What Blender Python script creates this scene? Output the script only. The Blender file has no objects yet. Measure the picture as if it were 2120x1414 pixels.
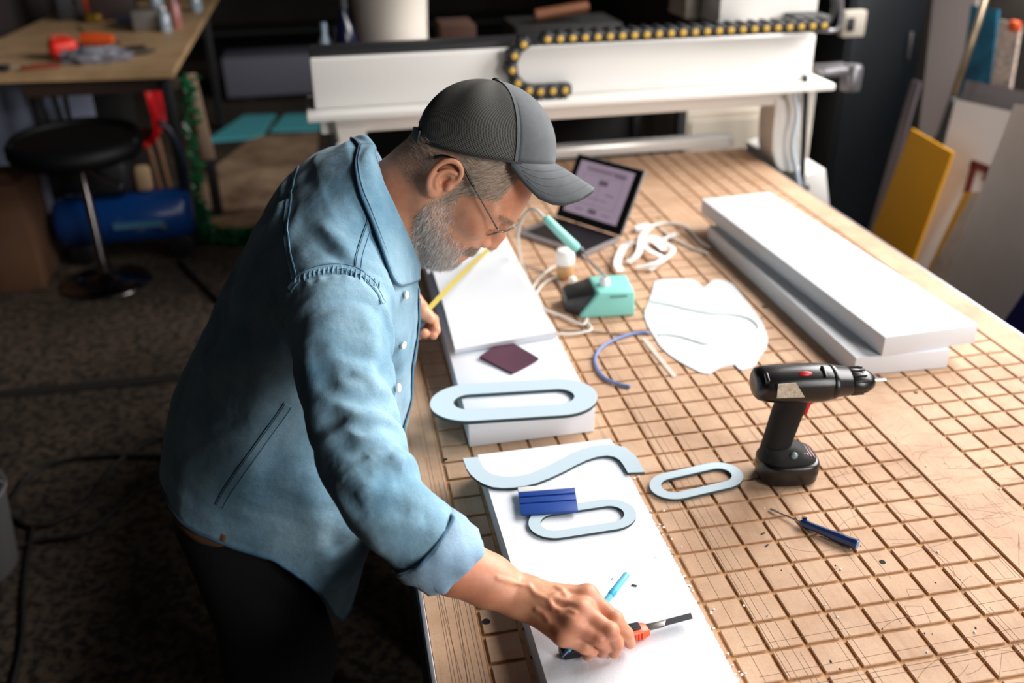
import bpy, bmesh, math, random
import numpy as np
from mathutils import Vector, Matrix, noise
from mathutils.bvhtree import BVHTree
random.seed(7); RNG = np.random.default_rng(7)
PI = math.pi
COL = bpy.context.scene.collection
sc = bpy.context.scene

# ------------------------------------------------------------------ camera
CAMP = Vector((-0.47278685, -0.76465258, 1.69899622)); FPX = 1973.02
CR = (Matrix.Rotation(math.radians(-10.45880983), 3, 'Z') @ Matrix.Rotation(math.radians(62.84014381), 3, 'X')
      @ Matrix.Rotation(math.radians(-1.03654751), 3, 'Z'))
cd = bpy.data.cameras.new('camera'); cam = bpy.data.objects.new('camera', cd); COL.objects.link(cam)
cam.matrix_world = Matrix.Translation(CAMP) @ CR.to_4x4()
cd.sensor_width = 36; cd.sensor_fit = 'HORIZONTAL'; cd.lens = FPX / 2120 * 36; cd.clip_start = .02; cd.clip_end = 60
cd.dof.use_dof = True; cd.dof.focus_distance = 1.27; cd.dof.aperture_fstop = 2.7
sc.camera = cam

def ray(x, y): return CR @ Vector(((x - 1060) / FPX, -(y - 707) / FPX, -1))
def onz(x, y, z):
    d = ray(x, y); return CAMP + d * ((z - CAMP.z) / d.z)
def onx(x, y, X):
    d = ray(x, y); return CAMP + d * ((X - CAMP.x) / d.x)
def ony(x, y, Y):
    d = ray(x, y); return CAMP + d * ((Y - CAMP.y) / d.y)
def dep(x, y, D): return CAMP + ray(x, y) * D
def onplane(x, y, p, n):
    d = ray(x, y); return CAMP + d * ((Vector(p) - CAMP).dot(n) / d.dot(n))
def project(p):
    q = CR.transposed() @ (Vector(p) - CAMP); return (1060 + FPX * q.x / -q.z, 707 - FPX * q.y / -q.z)

# ------------------------------------------------------------------ materials
def s2l(c):
    return tuple((v / 255 / 12.92) if v / 255 <= .04045 else ((v / 255 + .055) / 1.055) ** 2.4 for v in c)
MATS = {}
def mat(name, rgb, rough=.5, metal=0, var=0, vscale=30, bump=0, bscale=200, spec=.5, rgb2=None, coat=0, trans=0, sss=0, sheen=0, stretch=None, alpha=1):
    """principled material with optional noise colour variation and noise bump; rgb is sRGB 0-255"""
    if name in MATS: return MATS[name]
    m = bpy.data.materials.new(name); m.use_nodes = True; MATS[name] = m
    nt = m.node_tree; N = nt.nodes; L = nt.links; b = N['Principled BSDF']
    c = s2l(rgb); b.inputs['Base Color'].default_value = (*c, 1)
    b.inputs['Roughness'].default_value = rough; b.inputs['Metallic'].default_value = metal
    b.inputs['Specular IOR Level'].default_value = spec
    if coat: b.inputs['Coat Weight'].default_value = coat; b.inputs['Coat Roughness'].default_value = .1
    if trans: b.inputs['Transmission Weight'].default_value = trans
    if sheen: b.inputs['Sheen Weight'].default_value = sheen
    if sss: b.inputs['Subsurface Weight'].default_value = sss; b.inputs['Subsurface Radius'].default_value = (.01, .004, .002); b.inputs['Subsurface Scale'].default_value = 1
    if alpha < 1: b.inputs['Alpha'].default_value = alpha
    tc = N.new('ShaderNodeTexCoord'); src = tc.outputs['Object']
    if stretch:
        mp = N.new('ShaderNodeMapping'); mp.inputs['Scale'].default_value = stretch; L.new(src, mp.inputs[0]); src = mp.outputs[0]
    if var or rgb2:
        n = N.new('ShaderNodeTexNoise'); n.inputs['Scale'].default_value = vscale; n.inputs['Detail'].default_value = 6; n.inputs['Roughness'].default_value = .65
        L.new(src, n.inputs['Vector'])
        r = N.new('ShaderNodeValToRGB'); r.color_ramp.elements[0].position = .35; r.color_ramp.elements[1].position = .65
        c2 = s2l(rgb2) if rgb2 else tuple(v * (1 - var) for v in c)
        c1 = c if rgb2 else tuple(min(1, v * (1 + var)) for v in c)
        r.color_ramp.elements[0].color = (*c2, 1); r.color_ramp.elements[1].color = (*c1, 1)
        L.new(n.outputs['Fac'], r.inputs[0]); L.new(r.outputs[0], b.inputs['Base Color'])
    if bump:
        n = N.new('ShaderNodeTexNoise'); n.inputs['Scale'].default_value = bscale; n.inputs['Detail'].default_value = 4; L.new(src, n.inputs['Vector'])
        bp = N.new('ShaderNodeBump'); bp.inputs['Strength'].default_value = bump; bp.inputs['Distance'].default_value = .002
        L.new(n.outputs['Fac'], bp.inputs['Height']); L.new(bp.outputs[0], b.inputs['Normal'])
    return m
def nodes(m):
    nt = m.node_tree; return nt.nodes, nt.links, nt.nodes['Principled BSDF']

# ------------------------------------------------------------------ mesh building
class MB:
    """collects verts and faces (world coordinates) for one mesh object"""
    def __init__(s): s.v = []; s.f = []
    def add(s, vs, fs):
        o = len(s.v); s.v += [tuple(v) for v in vs]; s.f += [tuple(i + o for i in f) for f in fs]; return s
    def bm(s, b):
        b.verts.index_update(); return s.add([v.co for v in b.verts], [[v.index for v in f.verts] for f in b.faces])
    def box(s, c, size, bev=0, rot=None, seg=2):
        b = bmesh.new(); bmesh.ops.create_cube(b, size=1)
        for v in b.verts: v.co = Vector((v.co.x * size[0], v.co.y * size[1], v.co.z * size[2]))
        if bev: bmesh.ops.bevel(b, geom=b.edges[:], offset=bev, segments=seg, affect='EDGES', profile=.5)
        R = rot if rot is not None else Matrix.Identity(3)
        for v in b.verts: v.co = R @ v.co + Vector(c)
        s.bm(b); b.free(); return s
    def hexa(s, p, bev=0, seg=2):
        """box from eight corners: bottom four then top four, both in the same order"""
        b = bmesh.new(); vs = [b.verts.new(q) for q in p]
        for f in ((3, 2, 1, 0), (4, 5, 6, 7), (0, 1, 5, 4), (1, 2, 6, 5), (2, 3, 7, 6), (3, 0, 4, 7)): b.faces.new([vs[i] for i in f])
        bmesh.ops.recalc_face_normals(b, faces=b.faces[:])
        if bev: bmesh.ops.bevel(b, geom=b.edges[:], offset=bev, segments=seg, affect='EDGES', profile=.5)
        s.bm(b); b.free(); return s
    def prism(s, pts, z0, z1, bev=0, holes=()):
        """vertical extrusion of a polygon (with an optional hole loop of the same count, bridged)"""
        n = len(pts)
        if holes:
            h = holes[0]
            vs = [(x, y, z0) for x, y in pts] + [(x, y, z1) for x, y in pts] + [(x, y, z0) for x, y in h] + [(x, y, z1) for x, y in h]
            fs = []
            for i in range(n):
                j = (i + 1) % n
                fs += [(i, j, n + j, n + i), (2 * n + j, 2 * n + i, 3 * n + i, 3 * n + j), (n + i, n + j, 3 * n + j, 3 * n + i), (j, i, 2 * n + i, 2 * n + j)]
            return s.add(vs, fs)
        b = bmesh.new(); lo = [b.verts.new((x, y, z0)) for x, y in pts]; hi = [b.verts.new((x, y, z1)) for x, y in pts]
        b.faces.new(lo[::-1]); b.faces.new(hi)
        for i in range(n): b.faces.new((lo[i], lo[(i + 1) % n], hi[(i + 1) % n], hi[i]))
        bmesh.ops.recalc_face_normals(b, faces=b.faces[:])
        if bev: bmesh.ops.bevel(b, geom=[e for e in b.edges if abs(e.verts[0].co.z - e.verts[1].co.z) < 1e-6], offset=bev, segments=2, affect='EDGES', profile=.5)
        s.bm(b); b.free(); return s
    def lathe(s, prof, c=(0, 0, 0), axis=(0, 0, 1), n=24, caps=True):
        ax = Vector(axis).normalized(); q = Vector((0, 0, 1)).rotation_difference(ax); vs = []; fs = []; m = len(prof)
        for r, z in prof:
            for k in range(n):
                a = 2 * PI * k / n; vs.append(q @ Vector((r * math.cos(a), r * math.sin(a), z)) + Vector(c))
        for i in range(m - 1):
            for k in range(n):
                k2 = (k + 1) % n; fs.append((i * n + k, i * n + k2, (i + 1) * n + k2, (i + 1) * n + k))
        if caps: fs.append(tuple(range(n))[::-1]); fs.append(tuple((m - 1) * n + k for k in range(n)))
        return s.add(vs, fs)
    def tube(s, pts, r, n=10, caps=True, closed=False):
        pts = [Vector(p) for p in pts]; m = len(pts); rr = r if hasattr(r, '__len__') else [r] * m
        t = [((pts[(i + 1) % m] if closed else pts[min(i + 1, m - 1)]) - (pts[i - 1] if closed else pts[max(i - 1, 0)])).normalized() for i in range(m)]
        u = t[0].orthogonal().normalized(); vs = []; fs = []
        for i in range(m):
            u = (u - t[i] * u.dot(t[i])).normalized(); w = t[i].cross(u)
            for k in range(n):
                a = 2 * PI * k / n; vs.append(pts[i] + (u * math.cos(a) + w * math.sin(a)) * rr[i])
        for i in range(m if closed else m - 1):
            j = (i + 1) % m
            for k in range(n):
                k2 = (k + 1) % n; fs.append((i * n + k, i * n + k2, j * n + k2, j * n + k))
        if caps and not closed: fs.append(tuple(range(n))[::-1]); fs.append(tuple((m - 1) * n + k for k in range(n)))
        return s.add(vs, fs)
    def loft(s, rings, caps=True, closed=True):
        n = len(rings[0]); vs = [p for r in rings for p in r]; fs = []
        for i in range(len(rings) - 1):
            for k in range(n if closed else n - 1):
                k2 = (k + 1) % n; fs.append((i * n + k, i * n + k2, (i + 1) * n + k2, (i + 1) * n + k))
        if caps: fs.append(tuple(range(n))[::-1]); fs.append(tuple((len(rings) - 1) * n + k for k in range(n)))
        return s.add(vs, fs)
    def ball(s, c, r, rot=None, sub=2):
        b = bmesh.new(); bmesh.ops.create_icosphere(b, subdivisions=sub, radius=1)
        R = rot if rot is not None else Matrix.Identity(3); rr = r if hasattr(r, '__len__') else (r, r, r)
        for v in b.verts: v.co = R @ Vector((v.co.x * rr[0], v.co.y * rr[1], v.co.z * rr[2])) + Vector(c)
        s.bm(b); b.free(); return s
    def ribbon(s, pts, w, th, up=(0, 0, 1)):
        """flat strip along a path, width w, thickness th"""
        pts = [Vector(p) for p in pts]; vs = []; fs = []; m = len(pts)
        for i in range(m):
            t = (pts[min(i + 1, m - 1)] - pts[max(i - 1, 0)]).normalized()
            U = Vector(up[i] if hasattr(up[0], '__len__') else up).normalized(); sd = t.cross(U).normalized(); U = sd.cross(t).normalized()
            a = w[i] if hasattr(w, '__len__') else w
            vs += [pts[i] - sd * a / 2, pts[i] + sd * a / 2, pts[i] + sd * a / 2 + U * th, pts[i] - sd * a / 2 + U * th]
        for i in range(m - 1):
            for k in range(4): fs.append((i * 4 + k, i * 4 + (k + 1) % 4, i * 4 + 4 + (k + 1) % 4, i * 4 + 4 + k))
        fs.append((3, 2, 1, 0)); fs.append(tuple(4 * (m - 1) + k for k in range(4)))
        return s.add(vs, fs)
    def build(s, name, m, parent=None, smooth=35, label=None, fix=True):
        me = bpy.data.meshes.new(name); off = PLOC.get(parent.name, Vector()) if parent else Vector()
        if parent is None and s.v:
            a = np.array(s.v); off = Vector(((a[:, 0].min() + a[:, 0].max()) / 2, (a[:, 1].min() + a[:, 1].max()) / 2, a[:, 2].min()))
        me.from_pydata([(v[0] - off.x, v[1] - off.y, v[2] - off.z) for v in s.v], [], s.f)
        if fix and len(s.f) < 60000:
            b = bmesh.new(); b.from_mesh(me); bmesh.ops.recalc_face_normals(b, faces=b.faces[:]); b.to_mesh(me); b.free()
        if smooth:
            me.polygons.foreach_set('use_smooth', [True] * len(me.polygons))
            if smooth < 180: me.set_sharp_from_angle(angle=math.radians(smooth))
        for q in (m if isinstance(m, (list, tuple)) else [m]): me.materials.append(q)
        me.update(); o = bpy.data.objects.new(name, me); COL.objects.link(o)
        if parent: o.parent = parent; PLOC[o.name] = off
        else: o.location = off; PLOC[o.name] = off
        if label: o['label'] = label
        return o
PLOC = {}
def tag(o, label, cat, group=None):
    o['label'] = label; o['category'] = cat
    if group: o['group'] = group
    return o
def thing(name, label, cat, loc, group=None):
    o = bpy.data.objects.new(name, None); o.empty_display_size = .05; COL.objects.link(o); o.location = loc
    PLOC[o.name] = Vector(loc); return tag(o, label, cat, group)
def struct(o): o['kind'] = 'structure'; return o
def stuff(o): o['kind'] = 'stuff'; return o
def dup(root, loc, rotz=None, label=None, group=None):
    r = root.copy(); COL.objects.link(r); r.location = loc
    if rotz is not None: r.rotation_euler = (0, 0, rotz)
    if label: r['label'] = label
    if group: r['group'] = group
    for ch in root.children:
        c = ch.copy(); COL.objects.link(c); c.parent = r
        for g in ch.children:
            d = g.copy(); COL.objects.link(d); d.parent = c
    return r
def smooth_path(pts, n=8):
    """Catmull-Rom through points"""
    P = [Vector(p) for p in pts]; P = [P[0] * 2 - P[1]] + P + [P[-1] * 2 - P[-2]]; out = []
    for i in range(1, len(P) - 2):
        a, b, c, d = P[i - 1:i + 3]
        for k in range(n):
            t = k / n; out.append(.5 * ((2 * b) + (c - a) * t + (2 * a - 5 * b + 4 * c - d) * t * t + (3 * b - a - 3 * c + d) * t ** 3))
    out.append(P[-2]); return out
def rotm(rx=0, ry=0, rz=0):
    return Matrix.Rotation(rz, 3, 'Z') @ Matrix.Rotation(ry, 3, 'Y') @ Matrix.Rotation(rx, 3, 'X')
# ================================================================== room shell and light
TZ = .8   # height of the machine bed
m_floor = mat('floor_concrete', (72, 62, 54), rough=.75)
def make_floor_nodes(m):
    N, L, b = nodes(m); tc = N.new('ShaderNodeTexCoord')
    n1 = N.new('ShaderNodeTexNoise'); n1.inputs['Scale'].default_value = 38; n1.inputs['Detail'].default_value = 3; n1.inputs['Roughness'].default_value = .7
    n2 = N.new('ShaderNodeTexNoise'); n2.inputs['Scale'].default_value = 2.2; n2.inputs['Detail'].default_value = 5
    v = N.new('ShaderNodeTexVoronoi'); v.inputs['Scale'].default_value = 42
    for q in (n1, n2, v): L.new(tc.outputs['Object'], q.inputs['Vector'])
    r1 = N.new('ShaderNodeValToRGB'); r1.color_ramp.elements[0].position = .40; r1.color_ramp.elements[1].position = .58
    r1.color_ramp.elements[0].color = (*s2l((26, 21, 18)), 1); r1.color_ramp.elements[1].color = (*s2l((98, 82, 66)), 1)
    L.new(n1.outputs['Fac'], r1.inputs[0])
    r2 = N.new('ShaderNodeValToRGB'); r2.color_ramp.elements[0].position = .3; r2.color_ramp.elements[1].position = .7
    r2.color_ramp.elements[0].color = (.45, .45, .45, 1); r2.color_ramp.elements[1].color = (1, 1, 1, 1)
    L.new(n2.outputs['Fac'], r2.inputs[0])
    mx = N.new('ShaderNodeMix'); mx.data_type = 'RGBA'; mx.blend_type = 'MULTIPLY'; mx.inputs['Factor'].default_value = 1
    L.new(r1.outputs[0], mx.inputs['A']); L.new(r2.outputs[0], mx.inputs['B']); L.new(mx.outputs['Result'], b.inputs['Base Color'])
    bp = N.new('ShaderNodeBump'); bp.inputs['Strength'].default_value = .4; bp.inputs['Distance'].default_value = .003
    L.new(n1.outputs['Fac'], bp.inputs['Height']); L.new(bp.outputs[0], b.inputs['Normal'])
make_floor_nodes(m_floor)
X0, X1, Y0, Y1, H = -4.6, 2.35, -4.0, 9.0, 4.2
struct(MB().box(((X0 + X1) / 2, (Y0 + Y1) / 2, -.05), (X1 - X0, Y1 - Y0, .1)).build('floor', m_floor, smooth=0))
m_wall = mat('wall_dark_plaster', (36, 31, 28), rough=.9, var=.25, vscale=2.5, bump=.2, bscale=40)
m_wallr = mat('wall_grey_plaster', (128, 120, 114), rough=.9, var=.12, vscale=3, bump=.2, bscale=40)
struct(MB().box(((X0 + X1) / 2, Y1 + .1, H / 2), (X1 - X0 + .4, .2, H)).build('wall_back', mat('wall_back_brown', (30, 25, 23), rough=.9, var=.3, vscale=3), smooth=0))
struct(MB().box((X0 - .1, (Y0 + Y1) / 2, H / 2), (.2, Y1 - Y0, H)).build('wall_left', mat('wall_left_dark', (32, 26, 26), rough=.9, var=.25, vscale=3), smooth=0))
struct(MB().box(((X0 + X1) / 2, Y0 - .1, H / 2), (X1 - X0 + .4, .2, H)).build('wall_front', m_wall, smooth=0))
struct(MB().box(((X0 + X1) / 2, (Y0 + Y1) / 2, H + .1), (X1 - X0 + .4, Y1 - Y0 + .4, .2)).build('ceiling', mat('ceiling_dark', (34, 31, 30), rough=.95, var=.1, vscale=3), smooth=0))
# right wall with one long high window
WY0, WY1, WZ0, WZ1 = -.3, 3.3, 1.75, 3.5
w = MB()
w.box((X1 + .1, (Y0 + Y1) / 2, WZ0 / 2), (.2, Y1 - Y0, WZ0)); w.box((X1 + .1, (Y0 + Y1) / 2, (WZ1 + H) / 2), (.2, Y1 - Y0, H - WZ1))
w.box((X1 + .1, (Y0 + WY0) / 2, (WZ0 + WZ1) / 2), (.2, WY0 - Y0, WZ1 - WZ0)); w.box((X1 + .1, (WY1 + Y1) / 2, (WZ0 + WZ1) / 2), (.2, Y1 - WY1, WZ1 - WZ0))
struct(w.build('wall_right', m_wallr, smooth=0))
f = MB(); m_frame = mat('window_frame_paint', (190, 190, 186), rough=.5)
for y in np.linspace(WY0, WY1, 5): f.box((X1 + .1, y, (WZ0 + WZ1) / 2), (.07, .06, WZ1 - WZ0))
for z in (WZ0 + .03, WZ1 - .03): f.box((X1 + .1, (WY0 + WY1) / 2, z), (.07, WY1 - WY0, .06))
wf = struct(f.build('window_1', m_frame, smooth=0))
m_pane = bpy.data.materials.new('window_glass'); m_pane.use_nodes = True
_N, _L, _b = nodes(m_pane); _o = _N['Material Output']
_g = _N.new('ShaderNodeBsdfGlossy'); _g.inputs['Roughness'].default_value = .05; _t = _N.new('ShaderNodeBsdfTransparent'); _mx = _N.new('ShaderNodeMixShader'); _mx.inputs[0].default_value = .06
_L.new(_t.outputs[0], _mx.inputs[1]); _L.new(_g.outputs[0], _mx.inputs[2]); _L.new(_mx.outputs[0], _o.inputs['Surface'])
MB().box((X1 + .1, (WY0 + WY1) / 2, (WZ0 + WZ1) / 2), (.006, WY1 - WY0, WZ1 - WZ0)).build('window_pane', m_pane, wf, smooth=0)

def area(name, loc, target, sx, sy, power, rgb):
    l = bpy.data.lights.new(name, 'AREA'); l.shape = 'RECTANGLE'; l.size = sx; l.size_y = sy; l.energy = power; l.color = rgb
    o = bpy.data.objects.new(name, l); COL.objects.link(o); o.location = loc
    d = (Vector(target) - Vector(loc)).normalized(); o.rotation_euler = d.to_track_quat('-Z', 'Y').to_euler(); return o
# daylight entering through the window in the right wall
area('window_daylight', (X1 - .02, (WY0 + WY1) / 2, (WZ0 + WZ1) / 2), (X1 - 2, (WY0 + WY1) / 2 - .3, (WZ0 + WZ1) / 2 - .75), WY1 - WY0 - .2, WZ1 - WZ0, 295, (1.0, .96, .92))
wd = bpy.data.worlds.new('world'); sc.world = wd; wd.use_nodes = True
bg = wd.node_tree.nodes['Background']; bg.inputs[0].default_value = (.75, .85, 1, 1); bg.inputs[1].default_value = 1.0
# weak daylight from the workshop's open front, behind the photographer
area('doorway_daylight', (2.1, -2.3, 2.0), (-.1, .7, .9), 1.6, 2.0, 140, (1.0, .97, .94))
sc.view_settings.view_transform = 'Standard'; sc.view_settings.look = 'None'; sc.view_settings.gamma = 1; sc.view_settings.exposure = 0.10
sc.view_settings.use_curve_mapping = False
# ================================================================== machine bed (router table)
BX0, BX1, BY0, BY1 = -.417, .872, -.35, 2.19
bed = thing('router_table', 'long machine bed with a tan grooved fibreboard top under the tools', 'workbench', (.2275, .9, 0))
m_mdf = mat('mdf_board', (196, 160, 132), rough=.7)
def mdf_nodes(m):
    N, L, b = nodes(m); tc = N.new('ShaderNodeTexCoord')
    n = N.new('ShaderNodeTexNoise'); n.inputs['Scale'].default_value = 9; n.inputs['Detail'].default_value = 8; n.inputs['Roughness'].default_value = .7
    n3 = N.new('ShaderNodeTexNoise'); n3.inputs['Scale'].default_value = 420; n3.inputs['Detail'].default_value = 3
    mp = N.new('ShaderNodeMapping'); mp.inputs['Scale'].default_value = (160, 3, 1); L.new(tc.outputs['Object'], mp.inputs[0])
    n2 = N.new('ShaderNodeTexNoise'); n2.inputs['Scale'].default_value = 1; n2.inputs['Detail'].default_value = 4; L.new(mp.outputs[0], n2.inputs['Vector'])
    L.new(tc.outputs['Object'], n.inputs['Vector']); L.new(tc.outputs['Object'], n3.inputs['Vector'])
    r = N.new('ShaderNodeValToRGB'); r.color_ramp.elements[0].position = .3; r.color_ramp.elements[1].position = .7
    r.color_ramp.elements[0].color = (*s2l((174, 136, 106)), 1); r.color_ramp.elements[1].color = (*s2l((204, 170, 140)), 1); L.new(n.outputs['Fac'], r.inputs[0])
    r2 = N.new('ShaderNodeValToRGB'); r2.color_ramp.elements[0].position = .28; r2.color_ramp.elements[1].position = .46
    r2.color_ramp.elements[0].color = (.86, .82, .78, 1); r2.color_ramp.elements[1].color = (1, 1, 1, 1); L.new(n2.outputs['Fac'], r2.inputs[0])
    mx = N.new('ShaderNodeMix'); mx.data_type = 'RGBA'; mx.blend_type = 'MULTIPLY'; mx.inputs['Factor'].default_value = .8
    L.new(r.outputs[0], mx.inputs['A']); L.new(r2.outputs[0], mx.inputs['B'])
    r4 = N.new('ShaderNodeValToRGB'); r4.color_ramp.elements[0].position = .3; r4.color_ramp.elements[1].position = .7
    r4.color_ramp.elements[0].color = (.86, .85, .84, 1); r4.color_ramp.elements[1].color = (1, 1, 1, 1); L.new(n3.outputs['Fac'], r4.inputs[0])
    m2 = N.new('ShaderNodeMix'); m2.data_type = 'RGBA'; m2.blend_type = 'MULTIPLY'; m2.inputs['Factor'].default_value = 1
    L.new(mx.outputs['Result'], m2.inputs['A']); L.new(r4.outputs[0], m2.inputs['B']); L.new(m2.outputs['Result'], b.inputs['Base Color'])
    bp = N.new('ShaderNodeBump'); bp.inputs['Strength'].default_value = .15; bp.inputs['Distance'].default_value = .001
    L.new(n3.outputs['Fac'], bp.inputs['Height']); L.new(bp.outputs[0], b.inputs['Normal'])
mdf_nodes(m_mdf)
m_groove = mat('mdf_groove', (182, 138, 94), rough=.8, var=.25, vscale=60)
m_dark = mat('dark_steel', (24, 24, 26), rough=.5)
# tiles: the raised lands between the milled grooves, all one grooved board
GW = .0058; GD = .0034
xs = [-.35] + [k * .05 for k in range(-6, 17)]; xs = sorted(set(round(v, 3) for v in xs)); xs.remove(.45)
top = MB()
def land(x0, x1, y0, y1):
    c = .0007
    b = [(x0 + c, y0 + c), (x1 - c, y0 + c), (x1 - c, y1 - c), (x0 + c, y1 - c)]; a = [(x0, y0), (x1, y0), (x1, y1), (x0, y1)]
    vs = [(*p, TZ - GD) for p in a] + [(*p, TZ - c) for p in a] + [(*p, TZ) for p in b]
    fs = [(8, 9, 10, 11)] + [(i, (i + 1) % 4, 4 + (i + 1) % 4, 4 + i) for i in range(4)] + [(4 + i, 4 + (i + 1) % 4, 8 + (i + 1) % 4, 8 + i) for i in range(4)]
    top.add(vs, fs)
ys = [round(BY0 + k * .05, 3) for k in range(0, 51)]
land(BX0, -.35 - GW / 2, BY0, BY1)
for i in range(len(xs) - 1):
    a, b = xs[i] + GW / 2, xs[i + 1] - GW / 2
    if xs[i] == .4:
        land(a, b, BY0, BY1); continue
    for j in range(len(ys)):
        y0 = ys[j] + GW / 2 if j else BY0; y1 = (ys[j + 1] - GW / 2) if j + 1 < len(ys) else BY1
        land(a, b, y0, y1)
land(.8 + GW / 2, BX1, BY0, BY1)
top.build('grooved_board', m_mdf, bed, smooth=0)
MB().box(((BX0 + BX1) / 2, (BY0 + BY1) / 2, TZ - GD - .008), (BX1 - BX0, BY1 - BY0, .016)).build('base_board', m_groove, bed, smooth=0, label='darker milled floor of the grooves')
m_trim = mat('aluminium_edge', (176, 172, 176), rough=.35, metal=.8)
for s, x in ((-1, BX0 - .003), (1, BX1 + .003)):
    MB().box((x, (BY0 + BY1) / 2, TZ - .012), (.006, BY1 - BY0, .024), .001).build('edge_trim', m_trim, bed)
    MB().box((x + s * -.02, (BY0 + BY1) / 2, TZ - .11), (.05, BY1 - BY0, .16), .004).build('side_rail', m_dark, bed)
MB().box(((BX0 + BX1) / 2, (BY0 + BY1) / 2, TZ - .07), (BX1 - BX0 - .1, BY1 - BY0 - .05, .09)).build('frame', m_dark, bed)
for x in (BX0 + .09, BX1 - .09):
    for y in (BY0 + .1, .9, BY1 - .1): MB().box((x, y, .325), (.1, .1, .65), .006).build('leg', m_dark, bed)
# fine cut marks left by earlier jobs: long pairs of lines, boxes, arcs
cm = MB(); ZC = TZ + .00012
def line(pts, w=.0006):
    P = [Vector((p[0], p[1], ZC)) for p in pts]; vs = []; m = len(P)
    for i in range(m):
        t = (P[min(i + 1, m - 1)] - P[max(i - 1, 0)]).normalized(); sd = Vector((-t.y, t.x, 0)) * w / 2; vs += [P[i] - sd, P[i] + sd]
    cm.add(vs, [(2 * i, 2 * i + 1, 2 * i + 3, 2 * i + 2) for i in range(m - 1)])
rr = random.Random(5)
for col in range(-2, 8):
    x0 = col * .05
    dens = {0: 5, 1: 2, 2: 1, 3: 4, 4: 2, 5: 3, 6: 4, 7: 3}.get(col, 2)
    for k in range(dens):
        x = x0 + rr.uniform(.006, .044); ya = rr.uniform(-.35, .5); line([(x, ya), (x + rr.uniform(-.002, .002), ya + rr.uniform(.15, .9))])
for k in range(9): x = -.40 + k * .006; line([(x + rr.uniform(-.002, .002), rr.uniform(-.3, .1)), (x + rr.uniform(-.006, .006), rr.uniform(.3, .9))])
line([(-.383, .02), (-.395, .24)]); line([(-.383, .02), (-.372, .24)])
for y in (-.012, -.02, .062, -.09, .012): line([(-.03, y), (rr.uniform(.3, .5), y + .01)])
for k in range(26):   # boxes
    x = rr.uniform(.2, .8); y = rr.uniform(-.25, .5); a = rr.uniform(.01, .06); b_ = rr.uniform(.01, .07); t = rr.uniform(-.3, .3)
    q = [(x + math.cos(t) * u - math.sin(t) * v, y + math.sin(t) * u + math.cos(t) * v) for u, v in ((0, 0), (a, 0), (a, b_), (0, b_), (0, 0))]
    line(q, .0005)
for k in range(60):   # arcs
    x = rr.uniform(.15, .8); y = rr.uniform(-.3, .42); r = rr.uniform(.015, .12); a0 = rr.uniform(0, 6.3); da = rr.uniform(.6, 3)
    line([(x + r * math.cos(a0 + da * i / 14), y + r * .8 * math.sin(a0 + da * i / 14)) for i in range(15)], .0005)
for k in range(6):
    line([(.49 + .012 * k * math.cos(a) + .1 * 0, .12 + .010 * k * math.sin(a)) for a in np.linspace(0, 5.2, 22)] if k else [(.45, .1), (.5, .14)], .0005)
for k in range(40):
    x = rr.uniform(.1, .86); y = rr.uniform(-.3, .55); a = rr.uniform(-.6, 1.6); l = rr.uniform(.04, .2); line([(x, y), (x + l * math.cos(a), y + l * math.sin(a))], .00045)
for k in range(90):
    x = rr.uniform(.405, .5); y = rr.uniform(.1, .7); line([(x, y), (x + rr.uniform(-.02, .05), y + rr.uniform(-.012, .02))], .0004)
stuff(cm.build('cut_marks', mat('scorched_cut', (112, 84, 62), rough=.9), bed, smooth=0, fix=False))
m_hole = mat('hole_black', (14, 11, 10), rough=.9)
for x, y, r in ((.226, .174, .0045), (-.341, .174, .0055), (.285, .583, .004), (.533, .591, .004), (-.383, .02, .002), (-.38, .035, .0018), (-.345, .56, .004), (.17, 1.95, .008), (.38, 1.6, .006), (.42, 1.0, .006)):
    MB().lathe([(r, TZ - .0033), (r, TZ + .0002)], (x, y, 0), n=16).build('screw_hole', m_hole, bed, smooth=0, label='black round screw hole')
# ================================================================== things on the bed
def eps_material(name, rgb, rough=.85):
    m = mat(name, rgb, rough=rough, sss=.0)
    N, L, b = nodes(m); tc = N.new('ShaderNodeTexCoord')
    v = N.new('ShaderNodeTexVoronoi'); v.inputs['Scale'].default_value = 330; L.new(tc.outputs['Object'], v.inputs['Vector'])
    n = N.new('ShaderNodeTexNoise'); n.inputs['Scale'].default_value = 60; n.inputs['Detail'].default_value = 6; L.new(tc.outputs['Object'], n.inputs['Vector'])
    a = N.new('ShaderNodeMath'); a.operation = 'ADD'; L.new(v.outputs['Distance'], a.inputs[0]); L.new(n.outputs['Fac'], a.inputs[1])
    bp = N.new('ShaderNodeBump'); bp.inputs['Strength'].default_value = .16; bp.inputs['Distance'].default_value = .001
    L.new(a.outputs[0], bp.inputs['Height']); L.new(bp.outputs[0], b.inputs['Normal'])
    n2 = N.new('ShaderNodeTexNoise'); n2.inputs['Scale'].default_value = 75; n2.inputs['Detail'].default_value = 2; L.new(tc.outputs['Object'], n2.inputs['Vector'])
    r = N.new('ShaderNodeValToRGB'); r.color_ramp.elements[0].position = .17; r.color_ramp.elements[1].position = .23
    r.color_ramp.elements[0].color = (*s2l((150, 150, 150)), 1); r.color_ramp.elements[1].color = (*s2l(rgb), 1); L.new(n2.outputs['Fac'], r.inputs[0]); L.new(r.outputs[0], b.inputs['Base Color'])
    return m
m_eps = eps_material('polystyrene_white', (222, 226, 233))
m_foam = mat('foam_white', (212, 214, 219), rough=.8, bump=.08, bscale=500)
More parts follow.
